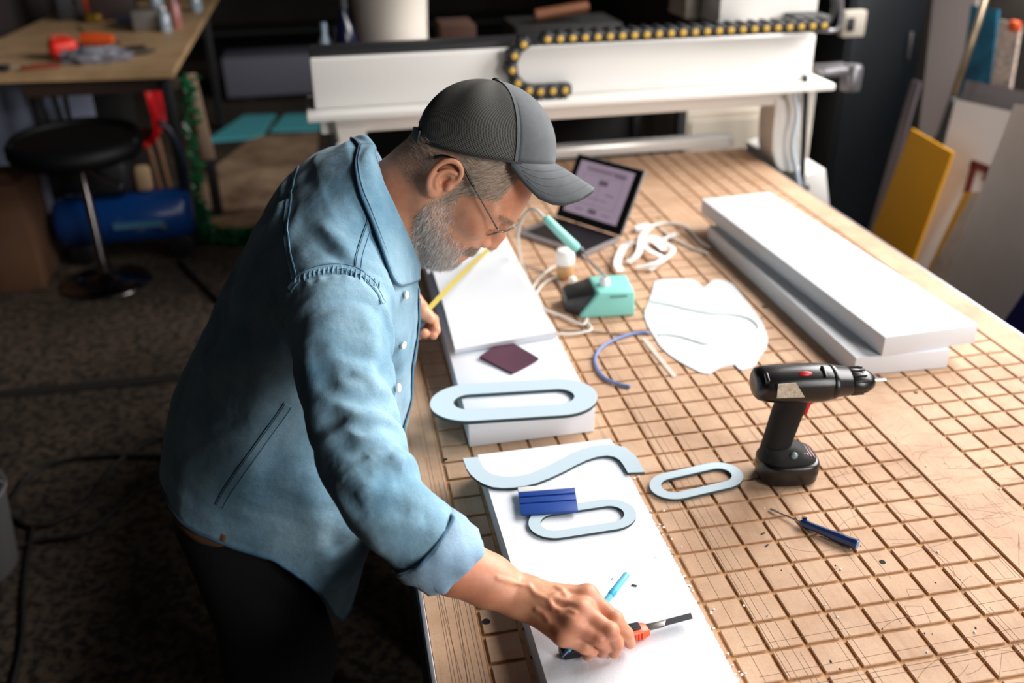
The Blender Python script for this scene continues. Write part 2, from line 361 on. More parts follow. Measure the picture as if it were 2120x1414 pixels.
# near slab, right edge torn
rr = random.Random(3); right = []
y = -.32
while y < .503:
    right.append((-.0765 + rr.uniform(-.0009, .0009) + (.0022 if rr.random() < .07 else 0) - .0022 * max(0, y), y)); y += rr.uniform(.0015, .004)
poly = [(-.2905, -.32)] + right + [(-.0775, .503), (-.298, .503)]
tag(MB().prism(poly, TZ + .0002, TZ + .040).build('foam_slab', m_eps, smooth=0),
    'white polystyrene slab with a torn edge under the hand, pen and knife', 'foam slab')
# block behind it
b = MB().hexa([(-.300, .588, TZ + .0002), (-.080, .590, TZ + .0002), (-.078, 1.62, TZ + .0002), (-.292, 1.62, TZ + .0002),
               (-.300, .588, TZ + .046), (-.080, .590, TZ + .046), (-.078, 1.62, TZ + .046), (-.292, 1.62, TZ + .046)], .0012)
tag(b.build('foam_block', m_eps), 'thick white polystyrene block under the largest grey letter and the purple pad', 'foam block')
# soft sheet draped on the block
prof = [(.845, .8465, .861), (.86, .8465, .8625), (.90, .8465, .867), (.95, .8465, .873), (.99, .8465, .877), (1.03, .8465, .878), (1.12, .8465, .8775), (1.25, .8465, .877)]
rings = []
for y, zb, zt in prof:
    xl = -.288 + .0 * (y - .845); xr = -.083 if y < .87 else (-.099 + .016 * max(0, (.99 - y) / .12) ** 1.0 if y < .99 else -.099 - .05 * max(0, y - .99))
    rings.append([(xl, y - .03 * (xl + .29) / .2, zb), (xr, y + .018, zb), (xr, y + .018, zt), (xl, y - .012, zt)])
tag(MB().loft(rings).build('foam_sheet', m_foam, smooth=25), 'soft white foam sheet lying on the thick block beside the left hand', 'foam sheet')
tag(MB().hexa([(-.25, 1.30, TZ + .0465), (-.10, 1.30, TZ + .0465), (-.10, 1.56, TZ + .0465), (-.25, 1.56, TZ + .0465), (-.25, 1.30, TZ + .056), (-.10, 1.30, TZ + .056), (-.10, 1.56, TZ + .056), (-.25, 1.56, TZ + .056)], .001)
    .build('foam_offcut', m_foam), 'small white foam offcut at the far end of the thick block, by the tape end', 'foam offcut')
# sanding pad, purple
pad = [onz(x, y, .852) for x, y in ((993, 738), (1048, 700), (1115, 743), (1060, 770))]
pv = MB(); n = 12; vs = []
for k, zz in enumerate((.8468, .8515)):
    for i in range(n + 1):
        for j in range(n + 1):
            u, v = i / n, j / n; p = (pad[0] * (1 - u) + pad[1] * u) * (1 - v) + (pad[3] * (1 - u) + pad[2] * u) * v
            vs.append((p.x, p.y, zz + .0012 * math.sin(3 * u + 1) * math.cos(4 * v) + .002 * (u * v) ** 2))
fs = []
for i in range(n):
    for j in range(n):
        a = i * (n + 1) + j; q = (a, a + 1, a + n + 2, a + n + 1); fs.append(q); fs.append(tuple(t + (n + 1) ** 2 for t in q[::-1]))
N1 = (n + 1) ** 2; ring = [j for j in range(n)] + [i * (n + 1) + n for i in range(n)] + [n * (n + 1) + n - j for j in range(n)] + [(n - i) * (n + 1) for i in range(n)]
for k in range(len(ring)): a, c = ring[k], ring[(k + 1) % len(ring)]; fs.append((a, c, c + N1, a + N1))
tag(pv.add(vs, fs).build('sanding_pad', mat('purple_cloth', (78, 38, 58), rough=.9, var=.3, vscale=400, bump=.5, bscale=900), smooth=40), 'dark purple square sanding pad on the white block', 'sanding pad')
# grey acrylic letters
m_let = mat('letter_grey', (186, 203, 213), rough=.42, spec=.4); m_edge = mat('letter_edge', (44, 66, 70), rough=.5)
def ring_letter(c, L, W, st, rot, z0, th):
    def loop(l, w, n=28):
        r = w / 2; out = []
        for k in range(n): a = -PI / 2 + PI * k / (n - 1); out.append((l / 2 - r + r * 1.12 * math.cos(a) - .12 * r * 0, r * math.sin(a)))
        for k in range(n): a = PI / 2 + PI * k / (n - 1); out.append((-l / 2 + r + r * 1.12 * math.cos(a), r * math.sin(a)))
        cs, sn = math.cos(rot), math.sin(rot); return [(c[0] + x * cs - y * sn, c[1] + x * sn + y * cs) for x, y in out]
    o = loop(L, W); i = loop(L - 2 * st, W - 2 * st); return MB().prism(o, z0, z0 + th * .86, holes=(i,)), MB().prism(o, z0 + th * .86, z0 + th, holes=(i,))
def letter(name, label, c, L, W, st, rot, z0, th=.006):
    a, f = ring_letter(c, L, W, st, rot, z0, th); t = thing(name, label, 'letter', (c[0], c[1], z0), 'grey sign letters')
    a.build('letter_body', m_edge, t, smooth=40, label='dark edge'); f.build('letter_face', m_let, t, smooth=40); return t
letter('sign_letter', 'largest grey oval sign letter, lying across the thick foam block', (-.2115, .6405), .277, .125, .036, math.radians(-5.5), TZ + .0464, .007)
letter('sign_letter', 'small grey oval sign letter on the polystyrene slab, half under the blue squeegee', (-.177, .3035), .150, .070, .0155, math.radians(1.5), TZ + .0404, .0045)
letter('sign_letter', 'small grey oval sign letter lying on the grooved board left of the drill', (.0385, .4085), .150, .070, .0165, math.radians(8), TZ + .0003, .0055)
o1 = [(95, 230), (120, 300), (148, 342), (190, 380), (240, 410), (300, 430), (370, 437), (450, 435), (530, 422), (600, 405), (700, 366), (800, 320), (880, 277), (960, 240), (1030, 218), (1100, 210), (1150, 219), (1188, 242), (1216, 280), (1245, 330)]
o2 = [(205, 222), (222, 268), (245, 303), (275, 328), (310, 345), (370, 357), (430, 360), (500, 353), (560, 340), (630, 312), (700, 280), (775, 240), (850, 200), (920, 170), (1000, 147), (1080, 137), (1150, 137), (1230, 155), (1305, 222), (1362, 325)]
zs = TZ + .0404
def s_pts(l): return [onz(930 + x * .29717, 880 + y * .29717, zs + .005) for x, y in l]
A, Bp = s_pts(o1), s_pts(o2)
pl = [(p.x, p.y) for p in A] + [(p.x, p.y) for p in Bp[::-1]]
t = thing('sign_letter', 'grey curved S sign letter across the far end of the polystyrene slab', 'letter', (-.19, .44, zs), 'grey sign letters')
def sbody(z0, z1):
    n = len(A); rings = [[(A[i].x, A[i].y, z0), (Bp[i].x, Bp[i].y, z0), (Bp[i].x, Bp[i].y, z1), (A[i].x, A[i].y, z1)] for i in range(n)]; return MB().loft(rings)
sbody(zs, zs + .0042).build('letter_body', m_edge, t, smooth=30, label='dark edge'); sbody(zs + .0042, zs + .005).build('letter_face', m_let, t, smooth=30)
# blue squeegee with felt edge
zq = TZ + .0452
q = [onz(x, y, zq + .005) for x, y in ((1073, 1018), (1190, 1009), (1197, 1056), (1079, 1063))]
t = thing('squeegee', 'blue plastic squeegee with a white felt edge on the polystyrene slab', 'squeegee', (-.215, .352, zq))
m_sq = mat('squeegee_blue', (20, 62, 140), rough=.45)
def quad(u0, u1, v0, v1):
    return [(q[0] * (1 - u) + q[1] * u) * (1 - v) + (q[3] * (1 - u) + q[2] * u) * v for u, v in ((u0, v0), (u1, v0), (u1, v1), (u0, v1))]
body = MB()
for v0, v1, h in ((0, .22, .0048), (.22, .30, .0028), (.30, .52, .0048), (.52, .58, .0030), (.58, 1, .0046)):
    c = quad(0, 1, v0, v1); body.hexa([(p.x, p.y, zq) for p in c[::-1]] + [(p.x, p.y, zq + h) for p in c[::-1]], .0003)
body.build('blade', m_sq, t)
c = quad(.0, .965, -.2, .02); MB().hexa([(p.x, p.y, zq - .0008) for p in c[::-1]] + [(p.x, p.y, zq + .0058) for p in c[::-1]], .0008).build('felt_edge', mat('felt_white', (226, 226, 224), rough=.95, bump=.4, bscale=900), t, label='white felt edge')
# white planks, two stacked
def plank(name, label, corners, z0, z1):
    return tag(MB().hexa([(x, y, z0) for x, y in corners] + [(x, y, z1) for x, y in corners], .0016).build(name, m_foam), label, 'foam plank', 'long white foam planks')
plank('foam_plank', 'lower of two stacked long white foam planks, its ledge showing under the upper', [(.452, .672), (.644, .664), (.640, 1.40), (.446, 1.41)], TZ + .0003, TZ + .0398)
plank('foam_plank', 'upper of two stacked long white foam planks, by the far right edge of the bed', [(.502, .667), (.703, .678), (.655, 1.512), (.460, 1.502)], TZ + .0402, TZ + .0800)
# white cut plastic sheet with wire lines
out = [(690, 90), (740, 74), (800, 70), (900, 68), (980, 70), (1040, 95), (1068, 125), (1090, 150), (1120, 118), (1160, 80), (1195, 72), (1230, 75), (1280, 90), (1320, 110), (1370, 165), (1420, 230), (1460, 280), (1500, 330), (1535, 380), (1570, 440), (1595, 500), (1610, 560), (1605, 600), (1590, 640), (1568, 670), (1540, 700), (1528, 735), (1510, 770), (1460, 795), (1400, 810), (1370, 800), (1340, 765), (1280, 775), (1220, 790), (1180, 815), (1130, 840), (1090, 838), (1050, 825), (960, 780), (880, 735), (800, 680), (755, 640), (720, 600), (690, 545), (660, 500), (630, 445), (610, 390), (605, 360), (612, 325), (640, 260), (655, 215), (670, 170)]
def tp(l, z=.8015): return [onz(1180 + x * .25465, 560 + y * .25465, z) for x, y in l]
sh = thing('plastic_sheet', 'white cut-out plastic sheet with a notched edge lying on the grooved board', 'plastic sheet', (.25, .95, TZ))
pts = tp(out); MB().prism([(p.x, p.y) for p in pts], TZ + .0003, TZ + .0022).build('sheet', mat('plastic_white', (206, 210, 214), rough=.55), sh, smooth=0)
c1 = smooth_path([(p.x, p.y, TZ + .0028) for p in tp([(655, 258), (800, 283), (950, 318), (1150, 357), (1290, 362), (1400, 380), (1480, 412), (1530, 468), (1500, 510), (1440, 522), (1340, 535), (1240, 562), (1110, 602), (1000, 575), (900, 545), (800, 530), (715, 530)])], 6)
MB().tube(c1, .0022, 8).build('line', mat('line_greygreen', (184, 198, 194), rough=.5), sh, smooth=180, label='grey green wire line over the sheet')
# blue cable, grey cable, clear strip
zc = TZ + .004
p = smooth_path([(a.x, a.y, zc) for a in tp([(490, 943), (400, 925), (300, 885), (235, 820), (205, 740), (220, 670), (270, 615), (370, 560), (480, 522), (570, 505), (640, 508)], .804)], 6)
tag(MB().tube(p, .0034, 10).build('blue_cable', mat('cable_blue', (104, 126, 176), rough=.5), smooth=180), 'blue cable end curling out from under the white plastic sheet', 'cable')
p = smooth_path([(a.x, a.y, TZ + .0025) for a in tp([(660, 520), (560, 505), (420, 520), (260, 505), (100, 490), (-40, 485), (-160, 455), (-225, 380)], .8025)], 6)
tag(MB().tube(p, .0017, 8).build('grey_cable', mat('cable_grey', (120, 110, 104), rough=.5), smooth=180), 'thin grey cable running from the soldering station towards the plastic sheet', 'cable')
p = tp([(600, 548), (855, 860)], .803); tag(MB().ribbon([(a.x, a.y, TZ + .0004) for a in p], .009, .0025).build('plastic_strip', mat('strip_clear', (240, 232, 224), rough=.25, alpha=.5)), 'clear thin plastic strip beside the white sheet', 'plastic strip')
# blue chip of plastic and dark crumbs
m_crumb = mat('crumb_dark', (52, 50, 44), rough=.8); m_wcr = mat('crumb_white', (240, 240, 240), rough=.9)
rr = random.Random(11); g = MB()
for k in range(150):
    y = rr.uniform(-.1, .5); x = -.07 + abs(rr.gauss(0, .012)) ; s = rr.uniform(.0006, .0022)
    g.ball((x, y, TZ + s * .7), (s, s * rr.uniform(.6, 1), s * .7), sub=1)
for k in range(60): s = rr.uniform(.0006, .0018); g.ball((rr.uniform(-.05, .8), rr.uniform(-.1, .65), TZ + s * .7), s, sub=1)
g.ball((.748, .52, TZ + .004), (.009, .006, .004), sub=2)
stuff(tag(g.build('foam_crumbs', m_wcr, smooth=0), 'white foam crumbs scattered along the torn edge and over the board', 'crumbs'))
g = MB()
for k in range(16):
    s = rr.uniform(.0006, .0014); a = rr.uniform(0, 3); g.box((rr.uniform(0, .3), rr.uniform(.0, .35), TZ + .0006), (s * rr.uniform(1, 3), s, .001), rot=rotm(0, 0, a))
for k in range(10): s = rr.uniform(.0004, .0008); g.box((rr.uniform(-.26, -.1), rr.uniform(-.1, .28), TZ + .0409), (s * 2, s, .0008), rot=rotm(0, 0, rr.uniform(0, 3)))
for x, y, a in ((1588, 1130, .6), (1580, 1105, .3), (1313, 1213, -.5)):
    w = onz(x, y, TZ if x > 1400 else TZ + .04); g.box((w.x, w.y, w.z + .0008), (.0065, .0022, .001), rot=rotm(0, 0, a))
stuff(tag(g.build('dark_crumbs', m_crumb, smooth=0), 'dark specks of swarf scattered over the board and slab', 'crumbs'))
# ------------------------------------------------------------------ cordless drill
dr = thing('cordless_drill', 'black cordless drill with a red trigger standing on its battery', 'drill', (.18, .39, TZ))
th = math.radians(-6); E1 = Vector((math.cos(th), math.sin(th), 0)); E2 = Vector((-math.sin(th), math.cos(th), 0)); DC = Vector((.181, .398, 0))
def dpx(x, y):   # pixel on the drill's own mid plane -> (along, height)
    p = onplane(x, y, DC, E2) - DC; return p.dot(E1), p.z
def dp(a, y, z): return DC + E1 * a + E2 * y + Vector((0, 0, z))
m_dk = mat('drill_black', (10, 10, 12), rough=.3, bump=.05, bscale=600); m_rb = mat('drill_rubber', (8, 8, 9), rough=.65, spec=.3, bump=.25, bscale=900); m_red = mat('drill_red', (196, 22, 34), rough=.4)
def se(c_a, c_z, ra, rz_, y, n=24, e=2.6): pass
def ring_x(a, zc_, ry, rz_, n=28, e=2.4, zlo=None):
    out = []
    for k in range(n):
        t = 2 * PI * k / n; c, s = math.cos(t), math.sin(t)
        y = ry * math.copysign(abs(c) ** (2 / e), c); z = rz_ * math.copysign(abs(s) ** (2 / e), s)
        out.append(dp(a, y, zc_ + z))
    return out
def drill_rings(st, e=2.4): return [ring_x(*(dpx(x, (y0 + y1) / 2)), ry, abs(dpx(x, y0)[1] - dpx(x, y1)[1]) / 2, e=e) for x, y0, y1, ry in st]
MB().loft(drill_rings([(1559, 790, 808, .012), (1561, 776, 817, .022), (1566, 769, 821, .027), (1580, 765, 824, .030), (1610, 762, 826, .031), (1650, 759, 826, .031), (1690, 758, 825, .030), (1706, 759, 823, .029), (1714, 760, 820, .028)])).build('motor_housing', m_dk, dr, smooth=50)
MB().loft(drill_rings([(1713, 761, 819, .0285), (1716, 759, 821, .0295), (1724, 759, 820, .0295), (1727, 761, 817, .028), (1752, 763, 814, .0265), (1755, 765, 811, .025)], 2)).build('torque_collar', m_dk, dr, smooth=40)
ch = MB().loft(drill_rings([(1755, 765, 811, .0245), (1757, 764, 811, .025), (1775, 765, 810, .0245), (1790, 767, 808, .022), (1800, 771, 803, .017), (1806, 776, 799, .012), (1808, 779, 796, .009)], 2))
a0, z0 = dpx(1768, 788)
for k in range(14): t = 2 * PI * k / 14; ch.tube([dp(a0 - .008, .0238 * math.cos(t), z0 + .0208 * math.sin(t)), dp(a0 + .012, .0232 * math.cos(t), z0 + .0204 * math.sin(t))], .0013, 6)
cho = ch.build('chuck', m_dk, dr, smooth=40)
a1, z1 = dpx(1806, 787); a2, z2 = dpx(1833, 786); MB().tube([dp(a1, 0, z1), dp(a2, 0, z2)], [.0032, .0026], 8).build('drill_bit', mat('chrome', (200, 200, 204), rough=.18, metal=1), dr)
MB().lathe([(.0085, 0), (.009, .002), (.006, .003)], dp(dpx(1806, 787)[0] - .001, 0, z1), E1, 16).build('chuck_nose', MATS['chrome'], dr)
# handle: rings along a slanted path
def ring_h(x0, y0, x1, y1, ry, n=24, e=2.6):
    (a0, z0), (a1, z1) = dpx(x0, y0), dpx(x1, y1); out = []
    for k in range(n):
        t = 2 * PI * k / n; c, s = math.cos(t), math.sin(t); u = .5 + .5 * math.copysign(abs(c) ** (2 / e), c); y = ry * math.copysign(abs(s) ** (2 / e), s)
        out.append(dp(a0 + (a1 - a0) * u, y, z0 + (z1 - z0) * u))
    return out
MB().loft([ring_h(1606, 815, 1672, 812, .024), ring_h(1606, 835, 1668, 836, .0185), ring_h(1600, 850, 1658, 860, .0175), ring_h(1589, 885, 1645, 893, .0175), ring_h(1580, 915, 1634, 922, .018), ring_h(1574, 935, 1630, 940, .02), ring_h(1570, 950, 1632, 953, .024)]).build('grip', m_rb, dr, smooth=60)
MB().loft([ring_h(1664, 828, 1694, 825, .007), ring_h(1663, 835, 1678, 834, .007), ring_h(1661, 845, 1673, 845, .007), ring_h(1660, 855, 1670, 855, .006)]).build('trigger', m_red, dr, smooth=50, label='red trigger')
# battery: rounded prism
def bat(z, sx, sy, cx=0, n=40, e=3.2):
    return [dp(cx + sx * math.copysign(abs(math.cos(2 * PI * k / n)) ** (2 / e), math.cos(2 * PI * k / n)), sy * math.copysign(abs(math.sin(2 * PI * k / n)) ** (2 / e), math.sin(2 * PI * k / n)), z) for k in range(n)]
cx = .0035
MB().loft([bat(TZ + .0002, .040, .030, cx), bat(TZ + .004, .046, .035, cx), bat(TZ + .02, .0475, .037, cx), bat(TZ + .034, .0475, .037, cx), bat(TZ + .0375, .046, .0355, cx), bat(TZ + .039, .043, .033, cx)]).build('battery', m_dk, dr, smooth=40)
MB().loft([bat(TZ + .0385, .042, .032, cx), bat(TZ + .044, .0415, .0315, cx), bat(TZ + .050, .034, .028, cx - .006), bat(TZ + .058, .030, .024, cx - .012), bat(TZ + .064, .026, .02, cx - .017)]).build('battery_neck', m_rb, dr, smooth=60)
k = MB()
for i in range(5): a = cx + .012 + i * .0055; k.box(dp(a, -.004, TZ + .0535 - i * .0022), (.0022, .034, .006), .0006, rotm(0, .35, th))
k.build('vent_rib', mat('drill_ribs', (150, 96, 104), rough=.35), dr, label='reddish ribs on the battery shoulder')
MB().ball(dp(cx - .001, -.026, TZ + .056), (.006, .005, .006)).build('release_button', mat('release_grey', (120, 140, 146), rough=.25), dr, label='pale release button')
# sticker on the camera side
sp = [(1611, 795), (1648, 792), (1666, 822), (1608, 824)]
vs = [onplane(x, y, DC - E2 * .0318, E2) for x, y in sp]; vs2 = [v - E2 * .0008 for v in vs]
MB().add(vs + vs2, [(4, 5, 6, 7), (0, 1, 5, 4), (1, 2, 6, 5), (2, 3, 7, 6), (3, 0, 4, 7)]).build('sticker', mat('sticker_paper', (206, 194, 176), rough=.6, rgb2=(160, 148, 132), vscale=220), dr, smooth=0, label='cream rating sticker')
w = dpx(1658, 768); MB().ball(dp(w[0], -.016, w[1] + .002), (.013, .005, .006), rotm(0, 0, th)).build('direction_switch', m_red, dr, label='red slider on top')
w = dpx(1698, 766); MB().box(dp(w[0], -.014, w[1] + .004), (.006, .022, .006), .002, rotm(.5, 0, th)).build('gear_switch', m_dk, dr)
w = dpx(1578, 772); MB().box(dp(w[0], -.02, w[1]), (.006, .016, .014), .002, rotm(.5, 0, th)).build('rear_clip', m_dk, dr)
# ------------------------------------------------------------------ screwdriver
sd = thing('screwdriver', 'small dark blue screwdriver lying on the grooved board below the drill', 'screwdriver', (.16, .255, TZ))
A0 = onz(1597, 1055, TZ + .003); A1 = onz(1660, 1082, TZ + .007); A2 = onz(1774, 1128, TZ + .0085); dv = (A2 - A1).normalized(); Lh = (A2 - A1).length
MB().tube([A0, A1], [.0012, .0015], 8).build('shaft', MATS['chrome'], sd)
MB().ribbon([A0 - dv * .002, A0 + (A1 - A0).normalized() * .012], .004, .0012).build('tip', mat('tool_steel', (120, 124, 120), rough=.35, metal=.8), sd)
MB().lathe([(.003, -.003), (.0062, 0), (.0068, .004), (.0062, .012), (.0060, .022), (.0066, Lh * .5), (.0078, Lh * .72), (.0072, Lh * .84), (.0076, Lh * .93), (.0084, Lh - .003), (.0080, Lh)], A1, dv, 8).build('handle', mat('driver_blue', (16, 40, 84), rough=.3), sd, smooth=25)
MB().lathe([(.0068, 0), (.0066, .0012)], A2, dv, 16).build('end_cap', mat('cap_blue', (70, 110, 160), rough=.3), sd, label='pale blue end cap')
MB().box(A1 + dv * .004 + Vector((.001, .004, .008)), (.008, .0016, .006), .0006, rotm(0, 0, -.5)).build('clip', MATS['chrome'], sd)
# ------------------------------------------------------------------ laptop
lt = thing('laptop', 'open laptop with a lilac drawing on its screen, behind the soldering iron', 'laptop', (.1, 1.5, TZ))
hL, hR, fL, fR = Vector((.098, 1.641, 0)), Vector((.225, 1.448, 0)), Vector((-.022, 1.555, 0)), Vector((.108, 1.364, 0))
m_al = mat('laptop_aluminium', (150, 146, 148), rough=.4, metal=.5); m_bk = mat('laptop_black', (10, 10, 12), rough=.35)
MB().hexa([(*v[:2], TZ + .0003) for v in (fL, fR, hR, hL)] + [(*v[:2], TZ + .014) for v in (fL, fR, hR, hL)], .002).build('base', m_al, lt)
def lq(u, v): return (hL * (1 - u) + hR * u) * (1 - v) + (fL * (1 - u) + fR * u) * v
MB().hexa([(*lq(u, v)[:2], TZ + .0141) for u, v in ((.1, .95), (.97, .95), (.97, .05), (.1, .05))] + [(*lq(u, v)[:2], TZ + .0150) for u, v in ((.1, .95), (.97, .95), (.97, .05), (.1, .05))]).build('keyboard', m_bk, lt, label='black keyboard')
wd_ = (hR - hL); Ls = wd_.length; wn = wd_.normalized(); fd = Vector((wn.y, -wn.x, 0)); fd = fd if fd.dot(fL - hL) > 0 else -fd
up = Vector((0, 0, math.sin(math.radians(60)))) - fd * math.cos(math.radians(60)); nn = wn.cross(up).normalized(); nn = nn if nn.dot(fd) > 0 else -nn
S0 = Vector((hL.x, hL.y, TZ + .016))
def sq_(u, v, d): return S0 + wn * (u * Ls) + up * (v * .178) + nn * d
def slab(u0, u1, v0, v1, d0, d1, bev=0): return MB().hexa([sq_(u, v, d0) for u, v in ((u0, v0), (u1, v0), (u1, v1), (u0, v1))] + [sq_(u, v, d1) for u, v in ((u0, v0), (u1, v0), (u1, v1), (u0, v1))], bev)
slab(0, 1, 0, 1, -.006, 0, .0015).build('lid', m_al, lt)
slab(.005, .985, .005, .985, .0001, .0008).build('bezel', m_bk, lt, smooth=0, label='black bezel')
m_scr = bpy.data.materials.new('screen_lilac'); m_scr.use_nodes = True; N_, L_, b_ = nodes(m_scr)
b_.inputs['Base Color'].default_value = (.02, .02, .02, 1); b_.inputs['Roughness'].default_value = .25
b_.inputs['Emission Color'].default_value = (*s2l((150, 132, 148)), 1); b_.inputs['Emission Strength'].default_value = .85
so = slab(.09, .89, .12, .92, .0009, .0014).build('screen', m_scr, lt, smooth=0, label='lit lilac screen')
m_ink = mat('screen_ink', (74, 62, 74), rough=.4); m_ink.node_tree.nodes['Principled BSDF'].inputs['Emission Color'].default_value = (*s2l((84, 70, 84)), 1); m_ink.node_tree.nodes['Principled BSDF'].inputs['Emission Strength'].default_value = .8
ik = MB()
def ink(u0, u1, v0, v1):
    c = [sq_(u, v, .0016) for u, v in ((u0, v0), (u1, v0), (u1, v1), (u0, v1))]; ik.add(c, [(0, 1, 2, 3)])
for u0, u1, v0, v1 in ((.2, .8, .845, .86), (.22, .6, .80, .825), (.62, .8, .79, .83), (.2, .205, .3, .75), (.78, .785, .3, .75), (.2, .78, .745, .75), (.2, .78, .3, .305), (.45, .58, .62, .70), (.28, .4, .5, .515), (.6, .72, .5, .515), (.35, .65, .40, .41), (.44, .56, .18, .25), (.24, .36, .2, .215), (.64, .76, .2, .215), (.48, .485, .3, .62)): ink(u0, u1, v0, v1)
ik.build('drawing', m_ink, lt, smooth=0, label='dark line drawing on the screen')
# ------------------------------------------------------------------ soldering station
ss = thing('soldering_station', 'teal soldering station with its teal iron resting in the holder', 'soldering station', (.06, 1.08, TZ))
m_teal = mat('teal_plastic', (128, 200, 190), rough=.45); m_black = mat('black_plastic', (20, 20, 22), rough=.45)
B0, B1 = onz(1200, 660, TZ), onz(1316, 656, TZ); B1.y = B0.y - .012; bx = (B1 - B0).normalized(); by = Vector((-bx.y, bx.x, 0)); Wb = (B1 - B0).length
def sb(a, d, z): p = B0 + bx * a + by * d; return Vector((p.x, p.y, TZ + z))
MB().hexa([sb(0, 0, .0005), sb(Wb, 0, .0005), sb(Wb, .105, .0005), sb(0, .105, .0005), sb(.042, .004, .056), sb(Wb - .002, .004, .056), sb(Wb - .002, .10, .056), sb(.036, .10, .056)], .004, 3).build('body', m_teal, ss, smooth=50)
MB().hexa([sb(-.028, .035, .0005), sb(-.002, .012, .0005), sb(.004, .1, .0005), sb(-.028, .1, .0005), sb(-.024, .038, .030), sb(.034, .012, .052), sb(.036, .1, .054), sb(-.024, .1, .034)], .003).build('front_panel', m_black, ss, label='black front panel')
k = MB()
for i in range(6): k.box(sb(.068 + i * .0065, .0015, .047), (.0045, .0008, .004), rot=rotm(0, 0, math.atan2(bx.y, bx.x)))
k.build('nameplate', mat('teal_dark', (70, 120, 114), rough=.5), ss, smooth=0, label='dark blurred lettering')
Hh = sb(.062, .05, .062)
MB().lathe([(.012, 0), (.011, .012), (.008, .016)], sb(.062, .05, .056), (0, 0, 1), 16).build('iron_holder', mat('holder_white', (220, 224, 222), rough=.4), ss, label='pale iron holder')
ti = onplane(1252, 572, Hh, Vector((.2, 1, 0))); te = onplane(1128, 450, Hh, Vector((.2, 1, 0))); d = (te - ti); Li = d.length; d.normalize()
MB().lathe([(.0022, -.012), (.0034, 0), (.0036, Li * .34), (.006, Li * .36), (.0065, Li * .42)], ti, d, 12).build('iron_barrel', MATS['chrome'], ss, smooth=50, label='metal barrel of the iron')
MB().lathe([(.0105, Li * .40), (.0115, Li * .42), (.0115, Li * .45), (.009, Li * .47)], ti, d, 16).build('iron_collar', m_black, ss, label='black collar')
MB().lathe([(.009, Li * .46), (.0115, Li * .5), (.0105, Li * .62), (.0098, Li * .8), (.0088, Li * .98), (.006, Li)], ti, d, 16).build('iron_handle', m_teal, ss, smooth=50)
m_cord = mat('cord_pale', (206, 200, 192), rough=.5)
cpts = [onplane(x, y, Hh + Vector((0, .02 * k, 0)), Vector((.2, 1, 0))) for k, (x, y) in enumerate(((1128, 450), (1108, 434), (1090, 440), (1077, 465), (1073, 500)))] + [onz(x, y, TZ + .006) for x, y in ((1085, 560), (1112, 612), (1128, 640), (1165, 655), (1205, 672), (1216, 660))]
MB().tube(smooth_path(cpts, 6), .0032, 8).build('iron_cord', m_cord, ss, smooth=180, label='pale cord')
p = smooth_path([onz(x, y, TZ + .006) for x, y in ((1108, 640), (1112, 605), (1135, 580), (1165, 570), (1172, 560), (1150, 552), (1118, 575), (1098, 610), (1105, 650), (1150, 690), (1220, 685), (1217, 668))], 6)
tag(MB().tube(p, .003, 8).build('pale_cable', m_cord, smooth=180), 'pale looped cable on the board left of the soldering station', 'cable')
p = smooth_path([onz(x, y, TZ + .004) for x, y in ((1080, 545), (1120, 560), (1150, 575), (1172, 610), (1185, 640))], 6)
tag(MB().tube(p, .0022, 8).build('solder_wire', mat('wire_grey', (150, 140, 132), rough=.4), smooth=180), 'grey wire running past the small bottle to the station', 'wire')
c = onz(1170, 575, TZ)
bt = thing('flux_bottle', 'small amber bottle with a white cap behind the soldering station', 'bottle', (c.x, c.y, TZ))
MB().lathe([(.018, .0003), (.020, .003), (.020, .032), (.017, .036), (.012, .038)], c, n=24).build('bottle', mat('amber_tan', (184, 142, 96), rough=.35), bt, smooth=40)
MB().lathe([(.021, .036), (.022, .040), (.022, .066), (.019, .071), (.010, .073)], c, n=24).build('cap', mat('cap_white', (232, 230, 226), rough=.4), bt, smooth=40, label='white cap')
c = onz(1185, 588, TZ); tag(MB().ball((c.x, c.y, TZ + .010), .010).build('cotton_ball', mat('cotton', (236, 232, 226), rough=.9), smooth=180), 'small white ball beside the amber bottle', 'cotton ball')
# led strips and plugs
m_led = mat('led_strip_white', (232, 230, 228), rough=.5)
def strip(px, w, z=.006, name='led_strip', label='', th=.003):
    p = smooth_path([onz(x, y, TZ + z + .010 * (k % 2)) for k, (x, y) in enumerate(px)], 5); return tag(MB().ribbon(p, w, th).build(name, m_led, smooth=40), label, 'led strip', 'white led strips')
strip([(1285, 562), (1278, 545), (1290, 515), (1310, 500)], .018, label='white LED strip standing on end behind the station, nearest the iron')
strip([(1318, 555), (1360, 545), (1372, 535), (1345, 520), (1330, 505)], .014, label='white LED strip folded flat in the middle of the tangle')
strip([(1325, 510), (1350, 500), (1376, 520), (1355, 492), (1320, 505)], .016, label='white LED strip looped at the back of the tangle')
tag(MB().box(onz(1328, 472, TZ + .008), (.05, .022, .015), .005, rotm(0, 0, .35)).build('power_plug', m_led), 'white plug on the board beside the laptop', 'plug')
tag(MB().tube(smooth_path([onz(x, y, TZ + .005) for x, y in ((1340, 470), (1380, 462), (1420, 470), (1450, 500), (1470, 512))], 6), .0035, 8).build('white_cable', m_led, smooth=180), 'white cable running from the plug under the foam planks', 'cable')
tag(MB().tube(smooth_path([onz(x, y, TZ + .004) for x, y in ((1368, 475), (1392, 492), (1430, 512), (1465, 525))], 6), .0028, 8).build('white_cable', m_led, smooth=180), 'white cable nearest the tangle, running under the foam planks', 'cable')
strip([(1300, 545), (1322, 525), (1330, 490), (1348, 470)], .016, label='white LED strip running up from the station towards the white plug')
strip([(1345, 560), (1395, 520), (1372, 500), (1400, 485)], .012, label='white LED strip at the right of the tangle, bent twice')
